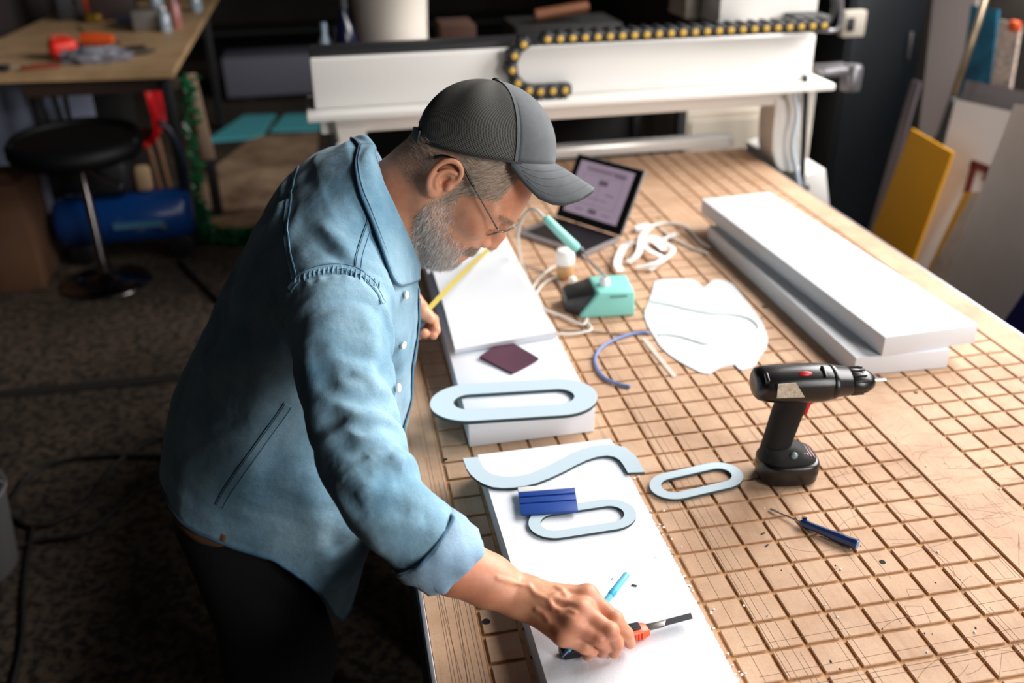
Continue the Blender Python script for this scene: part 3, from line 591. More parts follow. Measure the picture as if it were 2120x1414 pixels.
# small blue tool at the tape's end
c = onz(977, 540, TZ + .058); tag(MB().box((c.x - .0, c.y, TZ + .0465 + .012), (.075, .03, .012), .003, rotm(0, 0, .3)).build('blue_clamp', mat('clamp_blue', (40, 74, 124), rough=.5)), 'small dark blue block on the foam at the far end of the tape', 'block')
# ================================================================== machine gantry behind
m_cream = mat('machine_white', (226, 224, 220), rough=.42); m_blk = mat('black_rubber', (22, 22, 25), rough=.55)
gt = thing('machine_gantry', 'white machine gantry bridging the far end of the bed', 'machine gantry', (.2275, 2.1, 0))
GY = 2.0; gx0, gx1 = -.519, .993
MB().box(((gx0 + gx1) / 2, GY + .09, 1.127), (gx1 - gx0, .18, .137), .006).build('beam', m_cream, gt)
MB().box(((gx0 + gx1) / 2 + .012, GY + .06, 1.048), (gx1 - gx0 + .07, .26, .020), .004).build('ledge', m_cream, gt)
MB().box(((gx0 + gx1) / 2 + .0, GY + .09, 1.010), (gx1 - gx0 - .02, .14, .058), .004).build('lower_beam', m_cream, gt)
MB().box(((gx0 + gx1) / 2 - .1, GY + .09, 1.205), (gx1 - gx0 - .2, .10, .018), .003).build('top_rail', m_blk, gt, label='black top rail')
for s in (-1, 1):
    cx_ = .2275; o = lambda d: cx_ + s * d
    if s < 0: cx_ += .055
    prof = [(.662, 1.0), (.664, .90), (.668, .84), (.685, .795), (.705, .772), (.74, .765), (.775, .785), (.765, .83), (.752, .90), (.748, 1.0)]
    lo = [Vector((o(a), GY + .01, z)) for a, z in prof]; hi = [Vector((o(a), GY + .12, z)) for a, z in prof]
    MB().loft([lo, hi]).build('column', m_cream, gt, smooth=40)
    if s < 0: continue
    MB().hexa([Vector((o(a), y, z)) for a, y, z in ((.765, GY - .02, .64), (.885, GY - .02, .62), (.885, GY + .42, .62), (.765, GY + .42, .64), (.765, GY - .02, .755), (.845, GY - .02, .775), (.845, GY + .42, .775), (.765, GY + .42, .755))], .004).build('foot', m_cream, gt)
    MB().box((o(.815), GY + .22, .90), (.07, .22, .32), .006).build('side_plate', mat('machine_grey', (200, 194, 184), rough=.5), gt)
    MB().box((o(.74), GY + .2, .69), (.05, .5, .05), .004).build('slide_carriage', m_blk, gt)
b0, b1 = ony(1668, 190, GY - .02), ony(1660, 385, GY - .02)
MB().tube(smooth_path([b0 + Vector((-.01, 0, .05)), b0, (b0 + b1) / 2, b1], 5), .009, 10).build('air_hose', m_blk, gt, smooth=180, label='black hose down the column')
MB().tube(smooth_path([ony(x, y, GY - .03) for x, y in ((1645, 190), (1650, 240), (1640, 300), (1648, 350), (1655, 385))], 5), .008, 10).build('air_hose', mat('hose_pale', (196, 208, 220), rough=.3), gt, smooth=180, label='pale hose down the column')
MB().ball(ony(1655, 388, GY - .01), (.035, .03, .018)).build('hose_clamp', m_blk, gt)
MB().tube(smooth_path([ony(x, y, GY - .005) for x, y in ((683, 228), (690, 255), (700, 295))], 4), .006, 8).build('air_hose', mat('hose_green', (96, 104, 92), rough=.5), gt, smooth=180)
m_steel = mat('steel_grey', (120, 118, 122), rough=.35, metal=.7)
c = ony(1725, 145, 2.1); MB().box(c, (.12, .10, .03), .008).lathe([(.03, 0), (.032, .01), (.032, .07), (.026, .08)], c + Vector((.05, -.03, -.06)), (0, 0, 1), 16).build('end_motor', m_steel, gt)
MB().tube(smooth_path([ony(x, y, 2.12) for x, y in ((1690, 60), (1715, 45), (1728, 15), (1722, -30))], 5), .010, 10).build('motor_cable', m_blk, gt, smooth=180)
MB().tube(smooth_path([ony(x, y, 2.16) for x, y in ((1690, 62), (1735, 60), (1742, 10), (1735, -40))], 5), .008, 10).build('motor_cable', m_steel, gt, smooth=180)
MB().box((.985, GY + .06, 1.235), (.11, .10, .02), .004).build('cable_bracket', m_blk, gt)
tag(MB().box((.36, 2.235, TZ + .02), (.98, .06, .035), .004).build('guide_rail', mat('rail_polished', (240, 238, 234), rough=.22, metal=.25)), 'shiny metal rail lying across the far end of the bed', 'rail')
# cable chain
ch = thing('cable_chain', 'black cable chain with yellow hubs along the top of the white gantry', 'cable chain', (.5, GY - .03, 1.06))
m_hub = mat('hub_yellow', (196, 158, 62), rough=.5); m_ch = mat('chain_black', (24, 26, 30), rough=.42)
path = []; P_ = .0365; yc = GY - .032
x = .985
while x > .115: path.append((x, 1.228, 0)); x -= P_
cxx, czz, rr_ = .115, 1.156, .072
for k in range(1, 6): a = PI / 2 + k * PI / 5.6; path.append((cxx + rr_ * math.cos(a), czz + rr_ * math.sin(a), a - PI / 2))
path += [(.125, 1.083, PI), (.1615, 1.083, PI), (.198, 1.083, PI)]
for x, z, a in path:
    R = rotm(0, -a, 0); l = MB().box((x, yc, z), (P_ + .006, .044, .034), .007, R)
    l.box(Vector((x, yc, z)) + R @ Vector((0, 0, .018)), (.016, .046, .008), .002, R)
    lo = l.build('link', m_ch, ch); lo2 = MB().lathe([(.0095, 0), (.0095, .003), (.006, .0042)], (x, yc - .022, z), (0, -1, 0), 14)
    h = lo2.build('hub', m_hub, lo, label='yellow hub') if False else None
    me = lo2.build('hub', m_hub, None, smooth=40); me.parent = lo; PLOC[me.name] = Vector(); me.location = me.location - ch.location; me['label'] = 'yellow hub'
# control box, top right
c0 = ony(1487, 58, 2.12); c1_ = ony(1690, 45, 2.12)
cb = thing('control_box', 'white control box standing on the right end of the gantry', 'control box', ((c0.x + c1_.x) / 2, 2.25, 1.215))
MB().box(((c0.x + c1_.x) / 2, 2.27, 1.215 + .24), (c1_.x - c0.x, .30, .48), .006).build('housing', m_cream, cb)
MB().box((c0.x - .03, 2.34, 1.215 + .22), (.055, .16, .44), .004).build('side_panel', mat('panel_beige', (150, 142, 132), rough=.6), cb, label='beige side panel')
# ================================================================== behind the gantry
m_cab = mat('cabinet_beige', (196, 184, 168), rough=.6)
def crate(name, label, cat, c, size, m, bev=.006, rot=None, **k):
    return tag(MB().box(c, size, bev, rot).build(name, m, **k), label, cat)
bc = thing('storage_cabinet', 'beige low cabinet on the floor beyond the far end of the bed', 'cabinet', (1.27, 3.4, 0))
MB().box((1.27, 3.42, .33), (.42, .42, .66), .006).build('body', m_cab, bc); MB().box((1.27, 3.205, .34), (.38, .012, .58), .004).build('door', m_cab, bc)
m_ink_blue = mat('cabinet_dark_blue', (7, 17, 24), rough=.5)
dk = thing('steel_locker', 'tall dark blue steel locker right of the gantry', 'locker', (1.985, 3.45, 0))
MB().box((1.985, 3.5, .85), (.37, .5, 1.7), .008).build('body', m_ink_blue, dk)
MB().box((1.985, 3.243, .86), (.34, .014, 1.6), .004).build('door', m_ink_blue, dk)
MB().box((2.10, 3.228, .9), (.012, .02, .12), .004).build('handle', m_steel, dk)
pl_ = tag(MB().box((1.405, 2.95, .65), (.10, .10, 1.3), .006).build('steel_post', mat('post_taupe', (120, 106, 94), rough=.6)), 'taupe steel post standing beside the dark blue locker', 'post')
c = ony(1772, 48, 2.88); sk = thing('switch_box', 'pale grey switch box fixed on the taupe post', 'switch box', (1.46, 2.88, 1.0))
MB().box((c.x - .015, 2.88, c.z), (.095, .04, .10), .005).build('case', mat('switch_grey', (176, 168, 156), rough=.5), sk); MB().box((c.x - .035, 2.858, c.z), (.03, .012, .05), .002).build('switch', m_blk, sk)
# white drum, blue bottle, dark shelving
m_shelf = mat('shelf_black', (14, 13, 13), rough=.7)
rk = thing('shelf_rack', 'black shelf rack with goods behind the white gantry', 'shelf', (.3, 3.5, 0))
MB().box((.25, 3.35, .80), (1.5, .62, .04), .003).build('shelf_board', m_shelf, rk)
MB().box((.25, 3.4, .25), (1.5, .6, .03), .003).build('shelf_board', m_shelf, rk)
for xx in (-.48, .98):
    for yy in (3.06, 3.66): MB().box((xx, yy, .41), (.04, .04, .82), .002).build('post', m_shelf, rk)
MB().box((.25, 3.69, .42), (1.5, .02, .8)).build('back_panel', m_shelf, rk)
c = ony(812, 60, 3.2); dm = thing('plastic_drum', 'tall white plastic drum standing on the black shelf', 'drum', (c.x, 3.22, .8205))
MB().lathe([(.128, .8205), (.136, .826), (.142, 1.1), (.148, 1.22), (.152, 1.225), (.152, 1.25), (.148, 1.255), (.150, 1.42)], (c.x, 3.22, 0), n=40).build('barrel', mat('drum_white', (214, 206, 196), rough=.5), dm, smooth=40)
MB().lathe([(.158, 1.41), (.158, 1.44), (.150, 1.445)], (c.x, 3.22, 0), n=40).build('lid', mat('drum_white', (0, 0, 0)), dm, smooth=40)
c = ony(712, 50, 3.1); bb = thing('spray_bottle', 'dark blue bottle beside the white drum', 'bottle', (c.x, 3.1, .8205))
MB().lathe([(.044, .8205), (.048, .83), (.048, 1.06), (.034, 1.12), (.018, 1.15), (.018, 1.19)], (c.x, 3.1, 0), n=20).build('bottle', mat('bottle_blue', (8, 16, 42), rough=.2), bb, smooth=40)
MB().lathe([(.02, 1.18), (.02, 1.22), (.01, 1.225)], (c.x, 3.1, 0), n=16).build('cap', m_blk, bb)
c2 = ony(670, 55, 3.12); tag(MB().lathe([(.026, .8205), (.028, .83), (.028, 1.05), (.012, 1.09), (.012, 1.13)], (c2.x, 3.12, 0), n=16).build('clear_bottle', mat('bottle_pale', (150, 170, 190), rough=.15)), 'pale narrow bottle left of the dark blue bottle', 'bottle')
c = ony(935, 60, 3.3); crate('cardboard_box', 'brown cardboard box right of the white drum', 'box', (c.x + .02, 3.33, .95), (.14, .22, .258), mat('card_brown', (58, 30, 16), rough=.85), .004)
c = ony(1165, 20, 3.4); gl = MB(); rr = random.Random(4)
for k in range(9): gl.tube([(c.x - .13 + k * .03, 3.4 + .02 * (k % 3), c.z - .01 + .012 * math.sin(k)), (c.x - .11 + k * .03, 3.36, c.z + .02 * math.cos(k * 2))], .022, 8)
crate('tool_case', 'black tool case under the copper coloured roll', 'case', (c.x, 3.42, (.8205 + c.z - .045) / 2), (.46, .3, c.z - .045 - .8205), m_shelf)
tag(MB().lathe([(.012, -.12), (.026, -.115), (.026, .115), (.012, .12)], (c.x - .01, 3.38, c.z - .003), (1, 0, .12), 20).build('copper_roll', mat('copper_roll', (120, 78, 56), rough=.35, metal=.4)), 'copper coloured roll lying on the black tool case', 'roll')
# mid-distance dark shelving, far wall goods
for nm, xc, yc_, w_, h_, lab in (('wall_rack', -.9, 8.3, 2.2, 1.9, 'tall black rack against the far wall, left of the drum'), ('wall_rack', 1.2, 8.3, 1.6, 1.9, 'tall black rack against the far wall, behind the gantry')):
    t = thing(nm, lab, 'rack', (xc, yc_, 0))
    for z in (.35, .9, 1.4, 1.88): MB().box((xc, yc_, z), (w_, .5, .03)).build('shelf', m_shelf, t, smooth=0)
    for sx in (-1, 1):
        for sy in (-1, 1): MB().box((xc + sx * (w_ / 2 - .02), yc_ + sy * .23, .95), (.04, .04, 1.9)).build('post', m_shelf, t, smooth=0)
gb = thing('low_bench', 'grey low metal bench on the floor beyond the teal mats', 'bench', (-.7, 7.2, 0))
a_, b_2 = ony(478, 150, 7.0), ony(700, 142, 7.0)
MB().box(((a_.x + b_2.x) / 2 + .2, 7.15, .19), (b_2.x - a_.x + .5, .4, .30), .01).build('top', mat('bench_greyblue', (112, 112, 126), rough=.6), gb)
for xx in (a_.x + .1, b_2.x + .3): MB().box((xx, 7.15, .02), (.08, .3, .04)).build('foot', m_shelf, gb)
def flat(name, label, cat, px, z0, th, m):
    p = [onz(x, y, z0 + th) for x, y in px]; return tag(MB().prism([(v.x, v.y) for v in p], z0, z0 + th).build(name, m, smooth=0), label, cat)
flat('teal_mat', 'teal foam mat on the floor, left of the dark gap', 'mat', [(425, 292), (505, 238), (572, 236), (545, 275), (530, 284)], .0002, .012, mat('mat_teal', (92, 196, 208), rough=.8))
flat('teal_mat', 'teal foam mat on the floor, nearest the gantry', 'mat', [(560, 270), (590, 236), (668, 234), (660, 268)], .0002, .012, mat('mat_teal', (0, 0, 0)))
flat('cardboard_sheet', 'flattened brown cardboard sheet on the floor beside the teal mats', 'cardboard', [(402, 440), (425, 360), (525, 282), (660, 274), (655, 330), (610, 424)], .0002, .006, mat('card_sheet', (190, 162, 130), rough=.85, rgb2=(108, 80, 62), vscale=2.5))
flat('cardboard_sheet', 'pale cardboard strip on the floor by the green garland', 'cardboard', [(415, 480), (420, 455), (560, 430), (560, 470)], .0002, .005, mat('card_pale', (150, 120, 88), rough=.85, rgb2=(100, 78, 58), vscale=6))
# ================================================================== left work bench
BZ = .86
m_ply = mat('bench_ply', (204, 168, 126), rough=.6, rgb2=(172, 140, 102), vscale=3)
n_r, f_r, n_l, f_l = onz(357, 147, BZ), onz(452, -12, BZ), onz(-60, 160, BZ), onz(150, 12, BZ)
lx = onz(0, 80, BZ)
wb = thing('work_bench', 'plywood work bench with black legs in the far left corner, covered with small parts', 'workbench', ((n_r.x + n_l.x) / 2, (n_r.y + f_r.y) / 2, 0))
pl2 = [n_r, f_r, f_l, lx, Vector((n_l.x - .3, n_l.y + .9, 0)), n_l]
MB().prism([(v.x, v.y) for v in pl2], BZ - .03, BZ).build('bench_top', m_ply, wb, smooth=0)
for x, y in ((n_r.x - .05, n_r.y + .1), (f_r.x - .08, f_r.y - .3), (n_l.x + .2, n_l.y + .15)): MB().box((x, y, (BZ - .03) / 2), (.05, .05, BZ - .03), .004).build('leg', m_blk, wb)
MB().box(((n_r.x + n_l.x) / 2 + .1, n_r.y + .12, BZ - .075), (n_r.x - n_l.x - .2, .04, .06), .003).build('apron', mat('apron_brown', (58, 40, 30), rough=.7), wb)
pt = tag(MB().hexa([(lx.x - .45, lx.y - .5, 0), (f_l.x - .04, f_l.y + .2, 0), (f_l.x - .07, f_l.y + .22, 0), (lx.x - .48, lx.y - .48, 0), (lx.x - .45, lx.y - .5, 1.9), (f_l.x - .04, f_l.y + .2, 1.9), (f_l.x - .07, f_l.y + .22, 1.9), (lx.x - .48, lx.y - .48, 1.9)]).build('partition_panel', mat('partition_plum', (40, 30, 32), rough=.85), smooth=0), 'dark plum partition panel behind the left work bench', 'partition')
def on_bench(x, y): return onz(x, y, BZ)
def blob(name, label, cat, x, y, size, m, rz=0, bev=.4, lift=0):
    c = on_bench(x, y); return tag(MB().box((c.x, c.y, BZ + .0005 + lift + size[2] / 2), size, min(size) * bev, rotm(0, 0, rz), 3).build(name, m, smooth=50), label, cat)
m_r1 = mat('toy_red', (226, 44, 26), rough=.35); m_or = mat('toy_orange', (214, 84, 34), rough=.4); m_gr = mat('bag_grey', (124, 124, 134), rough=.35); m_db = mat('dark_brown', (52, 40, 32), rough=.6)
t = thing('electric_plane', 'bright red power tool lying on the left work bench', 'power tool', on_bench(135, 120))
c = on_bench(135, 120); MB().box((c.x, c.y, BZ + .045), (.13, .09, .088), .03, rotm(0, 0, .4), 4).build('body', m_r1, t, smooth=60); MB().tube(smooth_path([c + Vector((-.05, .03, .07)), c + Vector((-.05, .05, .085)), c + Vector((0, .05, .09)), c + Vector((.04, .03, .07))], 4), .016, 10).build('handle', mat('toy_pink', (196, 92, 70), rough=.5), t, smooth=180)
t = thing('heat_gun', 'orange tool behind the red one on the left work bench', 'power tool', on_bench(200, 98))
c = on_bench(200, 98); MB().lathe([(.02, -.07), (.032, -.065), (.034, .02), (.026, .06), (.022, .09)], (c.x, c.y, BZ + .04), (1, -.25, 0), 20).build('barrel', m_or, t, smooth=60); MB().hexa([(c.x - .06, c.y, BZ + .001), (c.x - .02, c.y, BZ + .001), (c.x - .02, c.y + .1, BZ + .001), (c.x - .06, c.y + .1, BZ + .001), (c.x - .06, c.y, BZ + .04), (c.x - .02, c.y, BZ + .04), (c.x - .02, c.y + .1, BZ + .035), (c.x - .06, c.y + .1, BZ + .035)], .008).build('grip', m_blk, t)
bag = MB(); rr = random.Random(9); c = on_bench(200, 128)
b = bmesh.new(); bmesh.ops.create_icosphere(b, subdivisions=4, radius=1)
for v in b.verts:
    nz = noise.fractal(v.co * 2.3, 1, 2, 4) * .35; v.co = Vector((v.co.x * .15 * (1 + nz), v.co.y * .075 * (1 + nz), max(-.02, v.co.z * .045 * (1 + 1.5 * nz)))) + Vector((c.x, c.y, BZ + .021))
bag.bm(b); b.free(); tag(bag.build('plastic_bag', m_gr, smooth=40), 'crumpled grey plastic bag in front of the red tool on the bench', 'bag')
blob('tool_roll', 'dark brown flat tool pouch near the right edge of the bench', 'pouch', 275, 112, (.14, .12, .03), m_db, .3)
blob('tape_roll', 'small black block at the far left of the bench front', 'block', 10, 148, (.05, .04, .03), m_blk)
blob('file_tool', 'rust brown flat tool lying on the bench front', 'tool', 85, 143, (.17, .03, .02), mat('rust', (128, 52, 34), rough=.6), .12)
blob('paper_scrap', 'pale scrap of paper on the bench front, left of the rust brown tool', 'paper', 42, 138, (.08, .05, .006), mat('scrap', (178, 160, 140), rough=.8), .2)
blob('ring_spanner', 'grey round spanner by the right edge of the bench', 'spanner', 312, 108, (.05, .05, .012), m_steel)
# goods at the back of the bench
def bottle(name, label, x, y, r, h, m, capm=None):
    c = on_bench(x, y); t = thing(name, label, 'bottle', (c.x, c.y, BZ)); z = BZ + .0005
    MB().lathe([(r * .92, z), (r, z + .01), (r, z + h * .68), (r * .4, z + h * .82), (r * .4, z + h * .92)], (c.x, c.y, 0), n=18).build('bottle', m, t, smooth=50)
    MB().lathe([(r * .46, z + h * .9), (r * .46, z + h), (r * .3, z + h * 1.01)], (c.x, c.y, 0), n=14).build('cap', capm or m_blk, t, smooth=50)
m_cl = mat('bottle_clear', (150, 164, 176), rough=.12, spec=.8)
bottle('glass_bottle', 'clear tall bottle beside the silver box on the bench', 330, 40, .036, .24, m_cl); bottle('glass_bottle', 'clear small bottle in front of the silver box', 345, 66, .03, .13, m_cl, mat('cap_white', (0, 0, 0)))
bottle('paint_bottle', 'pinkish bottle by the right edge of the bench', 368, 58, .03, .17, mat('bottle_pink', (160, 104, 100), rough=.3), m_cl); bottle('glass_bottle', 'clear bottle at the far right corner of the bench', 408, 24, .035, .15, m_cl, mat('cap_white', (0, 0, 0)))
blob('silver_box', 'silver grey box among the bottles on the bench', 'box', 310, 62, (.16, .12, .11), mat('box_silver', (122, 116, 112), rough=.35, metal=.4), .1, .08)
blob('dark_crate', 'dark maroon crate at the back of the bench', 'crate', 240, 38, (.26, .16, .17), mat('crate_maroon', (36, 16, 18), rough=.6), .1, .05)
blob('brass_cup', 'brass coloured cup at the back of the bench beside the black speaker', 'cup', 196, 46, (.09, .09, .05), mat('brass', (128, 100, 30), rough=.3, metal=.5), 0, .35)
bottle('glue_bottle', 'orange bottle behind the brass cup', 183, 22, .032, .22, m_or)
blob('black_speaker', 'black upright speaker at the left edge of the bench top', 'speaker', 140, 40, (.10, .12, .26), m_blk, .3, .05)
blob('grey_file_box', 'grey upright file box between speaker and brass cup', 'box', 170, 38, (.03, .10, .2), mat('file_grey', (110, 108, 112), rough=.5), .3, .05)
blob('tin_box', 'low grey blue tin in front of the dark maroon crate', 'tin', 265, 50, (.12, .08, .05), mat('tin_blue', (60, 66, 80), rough=.35, metal=.4), .1, .1)
tag(MB().tube(smooth_path([(v.x, v.y, BZ + .004) for v in (on_bench(160, 55), on_bench(185, 75), on_bench(225, 85), on_bench(250, 92))], 6), .003, 6).build('bench_cable', m_blk, smooth=180), 'thin black cable lying across the bench top', 'cable')
# under the bench
c = ony(60, 205, 4.5); wp = tag(MB().box((c.x - .02, 4.55, .35), (.62, .03, .70), .004).build('door_sheet', mat('panel_bluewhite', (205, 222, 255), rough=.4)), 'bluish white panel standing under the work bench', 'panel')
fs = thing('folding_stool', 'black folding stool in front of the bluish white panel', 'stool', (-2.0, 4.4, 0)); p0 = ony(75, 175, 4.35); p1 = ony(145, 172, 4.35)
MB().box(((p0.x + p1.x) / 2, 4.36, p0.z), (p1.x - p0.x + .04, .24, .03), .008).build('seat', m_blk, fs)
for xx, s in ((p0.x + .01, 1), (p1.x - .02, -1), ((p0.x + p1.x) / 2, 1)): MB().tube([(xx, 4.28, p0.z - .012), (xx + s * .05, 4.42, .012)], .012, 8).build('leg', m_blk, fs)
c = ony(128, 232, 4.2); tag(MB().lathe([(.034, 0), (.038, .01), (.038, .07), (.03, .08)], (c.x, 4.2, .0005), n=16).build('glass_jar', mat('jar_pale', (196, 200, 206), rough=.15)), 'pale glass jar on the floor behind the black bar stool', 'jar')
crate('plastic_bin', 'black plastic bin under the work bench', 'bin', (-1.72, 4.75, .3), (.34, .3, .6), m_shelf)
c = ony(410, 190, 4.3); fo_ = tag(MB().hexa([(c.x - .035, 4.3, .30), (c.x + .03, 4.3, .30), (c.x + .03, 4.33, .30), (c.x - .035, 4.33, .30), (c.x - .04, 4.3, .74), (c.x + .0, 4.3, .74), (c.x + .0, 4.33, .74), (c.x - .04, 4.33, .74)], .004).build('wood_offcut', mat('offcut_tan', (150, 124, 104), rough=.7)), 'tan wooden offcut on a dark stub post by the corner of the bench', 'offcut')
MB().box((c.x, 4.315, .1495), (.05, .05, .299), .004).build('stub_post', m_shelf, fo_, label='dark stub post')
# bar stool
SX, SY = -1.545, 3.46
st = thing('bar_stool', 'black bar stool on a chrome pole and round base before the left bench', 'stool', (SX, SY, 0))
m_lea = mat('stool_black', (4, 4, 5), rough=.6, spec=.2); m_chr = mat('chrome_dull', (120, 116, 116), rough=.2, metal=1)
MB().lathe([(.02, .565), (.20, .57), (.255, .585), (.272, .615), (.268, .645), (.23, .665), (.02, .66)], (SX, SY, 0), n=40).build('seat', m_lea, st, smooth=60)
rim = [(SX + .25 * math.cos(a), SY + ( .25) * math.sin(a), .645 + .025 * max(0, math.sin(a)) ** .5) for a in np.linspace(-.3, PI + .3, 24)]
MB().tube(rim, .022, 10).build('low_backrest', m_lea, st, smooth=180)
MB().lathe([(.03, .05), (.028, .12), (.022, .13), (.022, .42), (.016, .43), (.016, .60)], (SX, SY, 0), n=20).build('pole', m_chr, st, smooth=50)
MB().lathe([(.19, .0005), (.195, .006), (.19, .014), (.10, .026), (.04, .045), (.03, .06)], (SX, SY, 0), n=40).build('base', m_chr, st, smooth=60)
MB().tube([(SX + .02, SY - .02, .545), (SX + .16, SY - .06, .46)], .011, 8).build('lever', MATS['chrome'], st)
m_card = mat('box_card', (96, 66, 44), rough=.85, var=.15, vscale=6)
cbx = thing('cardboard_carton', 'tall brown cardboard carton left of the bar stool', 'box', (-1.98, 3.62, 0))
MB().box((-2.03, 3.62, .24), (.44, .34, .48), .004).build('carton', m_card, cbx); MB().hexa([(-2.25, 3.45, .48), (-1.81, 3.45, .48), (-1.81, 3.452, .48), (-2.25, 3.452, .48), (-2.25, 3.36, .56), (-1.81, 3.36, .56), (-1.81, 3.362, .56), (-2.25, 3.362, .56)]).build('flap', m_card, cbx, smooth=0)
# compressor
m_cb = mat('compressor_blue', (14, 62, 128), rough=.25); cp = thing('air_compressor', 'blue air compressor with a round tank behind the bar stool', 'compressor', (-1.45, 3.74, 0))
MB().lathe([(.02, -.32), (.09, -.31), (.12, -.28), (.12, .26), (.09, .295), (.02, .305)], (-1.47, 3.77, .20), (1, .03, 0), 28).build('tank', m_cb, cp, smooth=60)
MB().box((-1.52, 3.77, .42), (.22, .18, .18), .03).lathe([(.08, -.13), (.09, -.12), (.09, .10), (.06, .13)], (-1.62, 3.77, .42), (1, 0, 0), 20).build('motor', m_blk, cp, smooth=50)
MB().box((-1.40, 3.645, .20), (.22, .012, .03)).build('name_strip', mat('strip_cyan', (70, 120, 150), rough=.5), cp, label='paler blue strip')
for xx in (-1.68, -1.24): MB().lathe([(.05, -.02), (.06, -.015), (.06, .015), (.05, .02)], (xx, 3.72, .0605), (0, 1, 0), 18).build('wheel', m_blk, cp)
MB().tube(smooth_path([(-1.22, 3.77, .28), (-1.17, 3.76, .40), (-1.20, 3.76, .58), (-1.25, 3.76, .64)], 5), .014, 10).build('handle', mat('handle_navy', (12, 30, 52), rough=.4), cp, smooth=180)
MB().lathe([(.014, 0), (.016, .004), (.014, .012)], (-1.29, 3.652, .185), (0, -1, 0), 14).build('gauge', MATS['chrome'], cp)
# red chair
rc = thing('red_chair', 'red plastic shell chair with wooden legs between bench and compressor', 'chair', (-1.33, 4.3, 0)); m_rc = mat('chair_red', (206, 14, 22), rough=.4)
a_ = [(-1.335, .47), (-1.325, .56), (-1.33, .66), (-1.345, .745)]
bk = []
for k, (xx, zz) in enumerate(((-1.40, .455), (-1.36, .46), (-1.33, .50), (-1.325, .58), (-1.335, .66), (-1.35, .73), (-1.356, .742))): w_ = (.14, .15, .15, .15, .14, .10, .05)[k]; bk.append([(xx - .008, 4.25 - w_, zz + .005), (xx + .02, 4.25 - w_, zz - .005), (xx + .02, 4.25 + w_, zz - .005), (xx - .008, 4.25 + w_, zz + .005)])
MB().loft(bk).build('backrest', m_rc, rc, smooth=60); MB().box((-1.53, 4.25, .45), (.32, .32, .025), .01).build('seat', m_rc, rc)
for xx, yy in ((-1.38, 4.12), (-1.38, 4.38), (-1.64, 4.12), (-1.64, 4.38)): MB().tube([(xx, yy, .44), (xx + .03 * (1 if xx > -1.5 else -1), yy, .006)], [.016, .012], 8).build('leg', mat('leg_wood', (140, 104, 80), rough=.5), rc)
c = onz(302, 380, .35); crate('work_glove', 'tan work glove on the compressor motor', 'glove', (-1.36, 3.76, .385), (.07, .05, .12), mat('glove_tan', (190, 160, 124), rough=.9), .02)
# green garland
gd = MB(); rr = random.Random(2)
gp = smooth_path([ony(392, 165, 4.15), ony(395, 230, 4.12), ony(403, 330, 4.1), ony(410, 420, 4.05)] + [onz(x, y, .03) for x, y in ((420, 480), (455, 492), (500, 495), (530, 490))], 10)
gd.tube(gp, .004, 6)
for i, p in enumerate(gp):
    for k in range(6 if i < 30 else 30):
        d = Vector((rr.gauss(0, 1), rr.gauss(0, 1), rr.gauss(0, 1))).normalized(); q_ = p + d * rr.uniform(.01, .055); q_.z = max(q_.z, .004); e = d.orthogonal().normalized() * .009
        gd.add([p + d * .005, q_ + e, q_ + d * .02, q_ - e], [(0, 1, 2, 3)])
tag(gd.build('tinsel_garland', mat('garland_green', (20, 92, 56), rough=.3), smooth=0, fix=False), 'green leafy garland hanging from the bench corner down onto the floor', 'garland')
# floor cables, pail at the left edge, floor joint
m_fc = mat('floor_cable', (20, 18, 18), rough=.6)
def fcab(px, label, r=.007): tag(MB().tube(smooth_path([onz(x, y, r + .001) for x, y in px], 8), r, 8).build('floor_cable', m_fc, smooth=180), label, 'cable')
fcab([(-60, 1090), (0, 1065), (60, 985), (130, 955), (220, 945), (330, 945), (430, 950)], 'black floor cable, the loop furthest from the pail')
fcab([(-40, 1050), (30, 1075), (60, 1090), (110, 1082), (180, 1040), (240, 960), (330, 908), (430, 900)], 'black floor cable crossing over the loop')
fcab([(-40, 1150), (20, 1138), (80, 1120), (170, 1105), (240, 1055), (300, 1005), (420, 970)], 'black floor cable nearest the photographer, passing the pail')
fcab([(68, 1090), (60, 1140), (50, 1220), (45, 1330), (20, 1440)], 'black floor cable running towards the bottom left corner')
pa, pb = onz(-60, 822, .002), onz(420, 778, .002)
tr = tag(MB().ribbon([pa, (pa + pb) / 2, pb], .06, .003).build('floor_strip', mat('joint_dark', (26, 23, 21), rough=.8)), 'dark flat strip across the concrete floor behind the man', 'floor strip')
fcab([(370, 540), (420, 590), (470, 640)], 'short dark cable on the floor below the garland', .01)
c = onz(-48, 1180, 0); pa_ = thing('grey_pail', 'grey pail on the floor at the left edge', 'pail', (c.x, c.y, 0))
MB().lathe([(.10, .0005), (.105, .01), (.125, .24), (.132, .245), (.132, .255), (.12, .25), (.10, .02)], (c.x, c.y, 0), n=32).build('pail', mat('pail_grey', (110, 108, 110), rough=.5), pa_, smooth=50)
MB().tube([(c.x + .128 * math.cos(a), c.y + .02, .24 + .05 * math.sin(a)) for a in np.linspace(0, PI, 14)], .003, 6).build('handle', m_steel, pa_)
